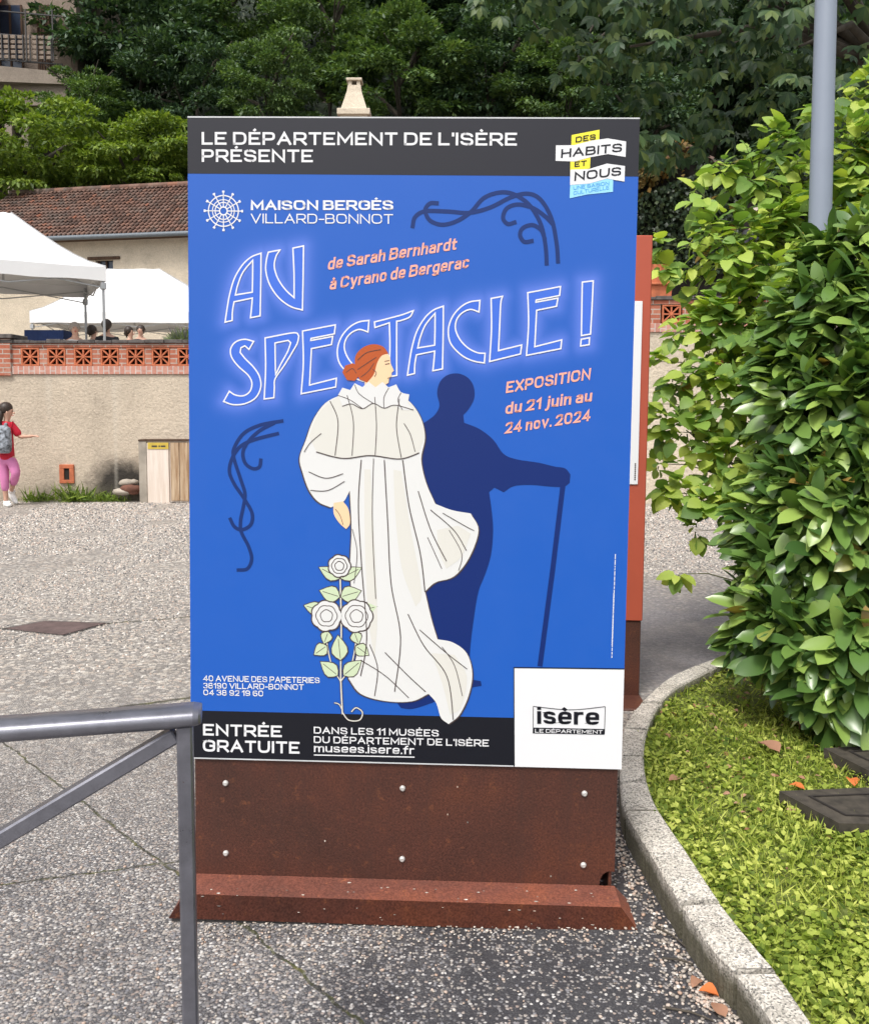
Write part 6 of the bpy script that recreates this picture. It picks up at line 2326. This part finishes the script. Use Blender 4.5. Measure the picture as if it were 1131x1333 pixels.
for a, b in (((852, 1206), (896, 1236)), ((862, 1248), (902, 1256)), ((866, 1312), (930, 1330))):
    A_, B2 = gnd(*a, .006), gnd(*b, .006)
    tw = MB().tube([A_, A_.lerp(B2, .5) + Vector((.004, .003, .003)), B2], [.003, .0025, .0015], 6)
    tw.build('twig', M['bark'], None, label={852: 'dark twig beside the right end of the steel foot', 862: 'short pale twig on the tarmac by the kerb', 866: 'long twig near the orange leaf at the kerb foot'}[a[0]], cat='twig', group='twigs by the kerb')

# ================================================================== people
def skin_mesh(name, joints, edges, sub=2):
    """one continuous surface grown over a joint chain; joints: list of (x, y, z, rx, ry) with the pelvis first"""
    me = bpy.data.meshes.new(name + '_skeleton')
    me.from_pydata([j[:3] for j in joints], edges, [])
    o = bpy.data.objects.new(name + '_skeleton', me)
    COL.objects.link(o)
    o.modifiers.new('skin', 'SKIN').use_smooth_shade = True
    if not me.skin_vertices:
        me.skin_vertices.new()
    for sv, j in zip(me.skin_vertices[0].data, joints):
        sv.radius = (j[3], j[4] if len(j) > 4 else j[3])
    me.skin_vertices[0].data[0].use_root = True
    ss = o.modifiers.new('sub', 'SUBSURF')
    ss.levels = ss.render_levels = sub
    dg = bpy.context.evaluated_depsgraph_get()
    dg.update()
    res = bpy.data.meshes.new_from_object(o.evaluated_get(dg))
    bpy.data.objects.remove(o)
    bpy.data.meshes.remove(me)
    res.name = name
    res.polygons.foreach_set('use_smooth', [True] * len(res.polygons))
    return res


def skinned(name, J, chains, mat, parent, sub=2, pick=None):
    """J: {joint: (pos, rx, ry)} in world metres; chains: lists of joint names, first name of the first chain is the root"""
    names, edges = [], set()
    for c in chains:
        for n_ in c:
            if n_ not in names:
                names.append(n_)
        for a, b in zip(c[:-1], c[1:]):
            edges.add((names.index(a), names.index(b)))
    inv = root_matrix(parent).inverted() if parent else Matrix()
    js = []
    for n_ in names:
        p, *r = J[n_]
        q = inv @ Vector(p)
        js.append((q.x, q.y, q.z, r[0], r[-1]))
    me = skin_mesh(name, js, sorted(edges), sub)
    me.materials.append(mat)
    return link(name, me, parent)


def hand_chains(J, wrist, d, up, L_, side, tag):
    """palm and five unequal, slightly curled fingers"""
    d, up, side = Vector(d).normalized(), Vector(up).normalized(), Vector(side).normalized()
    w_ = Vector(wrist)
    ch = []
    for k, (off, ln) in enumerate(((-.30, .78), (-.10, .92), (.10, .88), (.30, .68))):
        kn = w_ + d * L_ * .5 + side * off * L_
        J[f'{tag}k{k}'] = (kn, L_ * .10, L_ * .10)
        J[f'{tag}m{k}'] = (kn + d * L_ * .26 * ln - up * L_ * .05, L_ * .075)
        J[f'{tag}t{k}'] = (kn + d * L_ * .48 * ln - up * L_ * .16, L_ * .06)
        ch.append([f'{tag}w', f'{tag}k{k}', f'{tag}m{k}', f'{tag}t{k}'])
    J[f'{tag}th'] = (w_ + d * L_ * .25 - side * L_ * .38, L_ * .085)
    J[f'{tag}tt'] = (w_ + d * L_ * .50 - side * L_ * .52, L_ * .07)
    ch.append([f'{tag}w', f'{tag}th', f'{tag}tt'])
    return ch


# ---- the walking child at the left edge
YG = gnd(9, 659).y
U_ = YG / F
gp = lambda px, py, dy=0.0: at(px, py, YG + dy)
kid = thing('person', 'child in red jersey and pink cropped trousers walking by the wall, one arm out', 'person', (gp(9, 659).x, YG, 0))
J = {}
J['pel'] = (gp(9, 594), .070, .06)
J['bel'] = (gp(9, 580), .066, .055)
J['che'] = (gp(8.5, 562), .098, .072)
J['nec'] = (gp(8.5, 549), .036, .036)
J['hd0'] = (gp(9.5, 543), .040, .045)
J['hd1'] = (gp(10.0, 536.5), .074, .080)
J['hd2'] = (gp(9.2, 530), .074, .084)
J['shR'] = (gp(17, 553, .02), .042)
J['elR'] = (gp(25.5, 568.5, .05), .032)
J['wrR'] = (gp(39, 568.0, .0), .021, .019)
J['Rw'] = (gp(40.5, 567.6, .0), .022, .018)
J['shL'] = (gp(0, 553.5, -.02), .042)
J['elL'] = (gp(-5, 570, .06), .032)
J['wrL'] = (gp(1, 581, .12), .022)
J['Lw'] = (gp(2.5, 582, .12), .022)
J['hiL'] = (gp(4, 600, -.0), .072)
J['knL'] = (gp(6, 622, -.02), .050)
J['anL'] = (gp(7.6, 648, .03), .030)
J['heL'] = (gp(8.0, 656, .05), .034)
J['toL'] = (gp(12.0, 657.5, -.10), .026)
J['hiR'] = (gp(15, 600, .02), .074)
J['knR'] = (gp(21, 616, -.05), .050)
J['anR'] = (gp(15.5, 636, .16), .031)
J['heR'] = (gp(13.5, 641, .19), .034)
J['toR'] = (gp(20.5, 654, .14), .028)
rc = hand_chains(J, J['Rw'][0], (1, 0, .05), (0, 0, 1), .115, (0, 1, 0), 'R')
lc = hand_chains(J, J['Lw'][0], (.8, .2, -.5), (0, .5, .8), .105, (0, -1, .2), 'L')
skinned('body', J, [['pel', 'bel', 'che', 'nec', 'hd0', 'hd1', 'hd2'], ['che', 'shR', 'elR', 'wrR', 'Rw'], ['che', 'shL', 'elL', 'wrL', 'Lw'], ['pel', 'hiL', 'knL', 'anL', 'heL', 'toL'], ['pel', 'hiR', 'knR', 'anR', 'heR', 'toR']] + rc + lc, M['skin'], kid, 2)
JJ = {k: (v[0], *[r * 1.22 for r in v[1:]]) for k, v in J.items()}
mid = lambda a, b, t: Vector(J[a][0]).lerp(Vector(J[b][0]), t)
JJ['cuL'] = (mid('knL', 'anL', .70), .052)
JJ['cuR'] = (mid('knR', 'anR', .72), .054)
JJ['wai'] = (gp(9, 588), .105, .088)
JJ['pel'] = (gp(9, 596), .112, .092)
skinned('trousers', JJ, [['pel', 'wai'], ['pel', 'hiL', 'knL', 'cuL'], ['pel', 'hiR', 'knR', 'cuR']], M['pinkcloth'], kid, 2)
JJ['hem'] = (gp(9.5, 601), .128, .106)
JJ['b3'] = (gp(9.3, 590), .116, .094)
JJ['b2'] = (gp(9, 578), .108, .086)
JJ['che'] = (gp(8.5, 561), .124, .088)
JJ['col'] = (gp(8.5, 551), .056, .052)
JJ['shR'] = (gp(16.5, 553, .02), .062)
JJ['slR'] = (mid('shR', 'elR', .98), .055)
JJ['shL'] = (gp(0.5, 553.5, -.02), .062)
JJ['slL'] = (mid('shL', 'elL', .98), .055)
skinned('jersey', JJ, [['hem', 'b3', 'b2', 'che', 'col'], ['che', 'shR', 'slR'], ['che', 'shL', 'slL']], M['redcloth'], kid, 2)
for s_ in 'LR':
    JJ['ank'] = (Vector(J['an' + s_][0]).lerp(Vector(J['he' + s_][0]), .45), .038)
    JJ['he'] = (J['he' + s_][0], .046)
    JJ['bal'] = (Vector(J['he' + s_][0]).lerp(Vector(J['to' + s_][0]), .65), .046, .034)
    JJ['toe'] = (Vector(J['he' + s_][0]).lerp(Vector(J['to' + s_][0]), 1.15), .032, .026)
    skinned('shoe', JJ, [['he', 'bal', 'toe'], ['he', 'ank']], M['whitecloth'], kid, 2)
# hair: smooth cap over the back of the head and a pony tail
def hair_cap(parent, c, r, sq, mat, tail=None, tilt=None):
    mb = MB().ico((0, 0, 0), r, 1, 3, sq, 0.012)
    m_ = (tilt or Matrix.Identity(4))
    mb.v = [tuple(Vector(c) + m_ @ Vector(p)) for p in mb.v]
    if tail:
        mb.tube(tail[0], tail[1], 10)
    return mb.build('hair', mat, parent)


hair_cap(kid, gp(7.4, 531.2, -.005), .092, (.95, .98, .92), M['hair'], ([gp(3.5, 531, -.02), gp(1.4, 537, -.05), gp(0.6, 545, -.06), gp(1.0, 553, -.06), gp(1.4, 556, -.06)], [.030, .034, .032, .022, .006]), Matrix.Rotation(math.radians(-28), 4, 'Y'))
for nm, c, r, sq, mt in (('nose', gp(18.0, 537.5, -.02), .014, (1.2, .8, 1), 'skin'), ('ear', gp(8.8, 537.0, -.085), .020, (.6, .4, 1), 'skin'), ('eye', gp(16.0, 535.0, -.055), .009, (1, 1, .7), 'hair'), ('mouth', gp(16.8, 540.6, -.03), .011, (1, 1.2, .4), 'redcloth')):
    MB().ico(c, r, 1, 2, sq, 0).build(nm, M[mt], kid)
bag = thing('backpack', 'grey patterned backpack on the back of the child in red', 'backpack', (gp(1, 588).x, YG - .13, gp(1, 588).z))
mb = MB()
vs = []
for (px, py, w_, h_) in ((2.0, 590, .10, .04), (1.6, 587, .125, .07), (1.5, 578, .13, .085), (1.8, 566, .12, .08), (2.4, 557, .10, .06), (2.8, 553.5, .05, .03)):
    c = gp(px, py, -.16)
    vs += [(c.x + w_ * math.copysign(abs(math.cos(a)) ** .6, math.cos(a)), c.y + h_ * math.copysign(abs(math.sin(a)) ** .6, math.sin(a)), c.z) for a in [2 * PI * k / 16 for k in range(16)]]
fs = [(r * 16 + k, r * 16 + (k + 1) % 16, r * 16 + 16 + (k + 1) % 16, r * 16 + 16 + k) for r in range(5) for k in range(16)]
mb.add(vs, fs, True)
mb.add(vs[:16], [tuple(range(16))]).add(vs[-16:], [tuple(range(16))])
mb.build('bag_body', M['greycloth'], bag)
MB().tube([gp(5, 556, -.13), gp(7.5, 551.5, -.09), gp(10.5, 551.5, .02), gp(11.5, 558, .10), gp(11, 575, .10)], .018, 6).build('strap', M['greycloth'], bag)
MB().tube([gp(-1, 556, -.13), gp(-1.5, 551, -.06), gp(-1, 551.5, .05), gp(0, 560, .10)], .018, 6).build('strap', M['greycloth'], bag)


def seated(px, py, Y, zf, label, hairm, top, face, group='people sitting under the white tents', stand=False, turn=0.0, headr=1.0):
    """figure whose head centre shows at the given spot; face: direction looked at (x)"""
    hd = at(px, py, Y)
    t = thing('person', label, 'person', (hd.x, Y, zf), group)
    c, s = math.cos(turn), math.sin(turn)

    def P(x, y, z):
        return Vector((hd.x + x * c - y * s, Y + x * s + y * c, z))
    zh = hd.z
    J = {'pel': (P(0, 0, zh - .66), .13, .11), 'bel': (P(0, 0, zh - .5), .12, .10), 'che': (P(0, .0, zh - .32), .15, .105), 'nec': (P(0, -.0, zh - .16), .05), 'h0': (P(0, -.02, zh - .08), .058, .06), 'h1': (P(0, -.015, zh + .0), .078, .09), 'h2': (P(0, 0, zh + .055), .074, .088)}
    ch = [['pel', 'bel', 'che', 'nec', 'h0', 'h1', 'h2']]
    for sd, q in (('L', -1), ('R', 1)):
        J['sh' + sd] = (P(q * .18, 0, zh - .27), .06)
        J['el' + sd] = (P(q * .24, -.05, zh - .52), .044)
        J['wr' + sd] = (P(q * .14, -.27, zh - .58), .03)
        J[sd + 'w'] = (P(q * .13, -.30, zh - .58), .03, .024)
        ch.append(['che', 'sh' + sd, 'el' + sd, 'wr' + sd, sd + 'w'])
        ch += hand_chains(J, J[sd + 'w'][0], P(0, -1, 0) - P(0, 0, 0), (0, 0, 1), .16, P(-q, 0, 0) - P(0, 0, 0), sd)
        if stand:
            J['hp' + sd] = (P(q * .10, 0, zh - .76), .095)
            J['kn' + sd] = (P(q * .10, -.02, zh - 1.15), .065)
            J['an' + sd] = (P(q * .10, .02, zf + .09), .045)
            J['to' + sd] = (P(q * .12, -.16, zf + .035), .04)
        else:
            J['hp' + sd] = (P(q * .10, -.04, zh - .68), .09)
            J['kn' + sd] = (P(q * .12, -.44, zh - .66), .065)
            J['an' + sd] = (P(q * .12, -.46, zf + .09), .045)
            J['to' + sd] = (P(q * .13, -.62, zf + .035), .04)
        ch.append(['pel', 'hp' + sd, 'kn' + sd, 'an' + sd, 'to' + sd])
    skinned('body', J, ch, M['skin'], t, 1)
    K = {k: (v[0], *[r * 1.2 for r in v[1:]]) for k, v in J.items()}
    K['hem'] = (P(0, 0, zh - .64), .165, .135)
    K['col'] = (P(0, 0, zh - .19), .07)
    skinned('top', K, [['hem', 'bel', 'che', 'col'], ['che', 'shL', 'elL', 'wrL'], ['che', 'shR', 'elR', 'wrR']], top, t, 1)
    skinned('trousers', K, [['pel', 'hpL', 'knL', 'anL'], ['pel', 'hpR', 'knR', 'anR']], M['darkcloth'], t, 1)
    hair_cap(t, P(0, .028, zh + .03), .108, (.93, 1.0, 1.0), hairm, ([P(0, .06, zh + .02), P(0, .085, zh - .06), P(0, .08, zh - .12)], [.07, .065, .03]))
    for nm, q, r, sq, mt in (('nose', P(0, -.115, zh - .01), .016, (.8, 1.1, 1), 'skin'), ('eye', P(-.032, -.094, zh + .015), .010, (1, 1, .7), 'hair'), ('eye', P(.032, -.094, zh + .015), .010, (1, 1, .7), 'hair'), ('mouth', P(0, -.098, zh - .05), .018, (1.2, .6, .4), 'redcloth'), ('ear', P(-.085, 0, zh), .02, (.4, .8, 1.1), 'skin'), ('ear', P(.085, 0, zh), .02, (.4, .8, 1.1), 'skin')):
        MB().ico(q, r, 1, 1, sq, 0).build(nm, M[mt], t)
    return t


grey_hair = plain('light_grey_hair', (.35, .30, .26), .6)
seated(97.5, 428, 16.9, 1.62, 'person with pale hair turned to us beside the navy tablecloth', grey_hair, M['whitecloth'], 0, turn=.5)
seated(121, 431, 18.5, 1.62, 'dark haired person sitting low between the two tent legs', M['hair'], M['darkcloth'], 0, turn=2.6)
seated(139, 424, 17.6, 1.62, 'person in black right behind the front leg of the nearer tent', M['hair'], M['darkcloth'], 0, turn=3.4)
seated(169, 432, 20, 1.62, 'dark haired person seen from the side, left one of the pair under the farther tent', M['hair'], M['darkcloth'], 0, turn=1.4)
seated(183, 430, 20.5, 1.62, 'dark haired person facing us, right one of the pair under the farther tent', M['hair'], M['darkcloth'], 0, turn=.1)
seated(985, 281, 13.2, 2.25, 'person in dark clothes standing on the upper terrace half hidden by hazel leaves', grey_hair, M['darkcloth'], 0, None, True, .3)
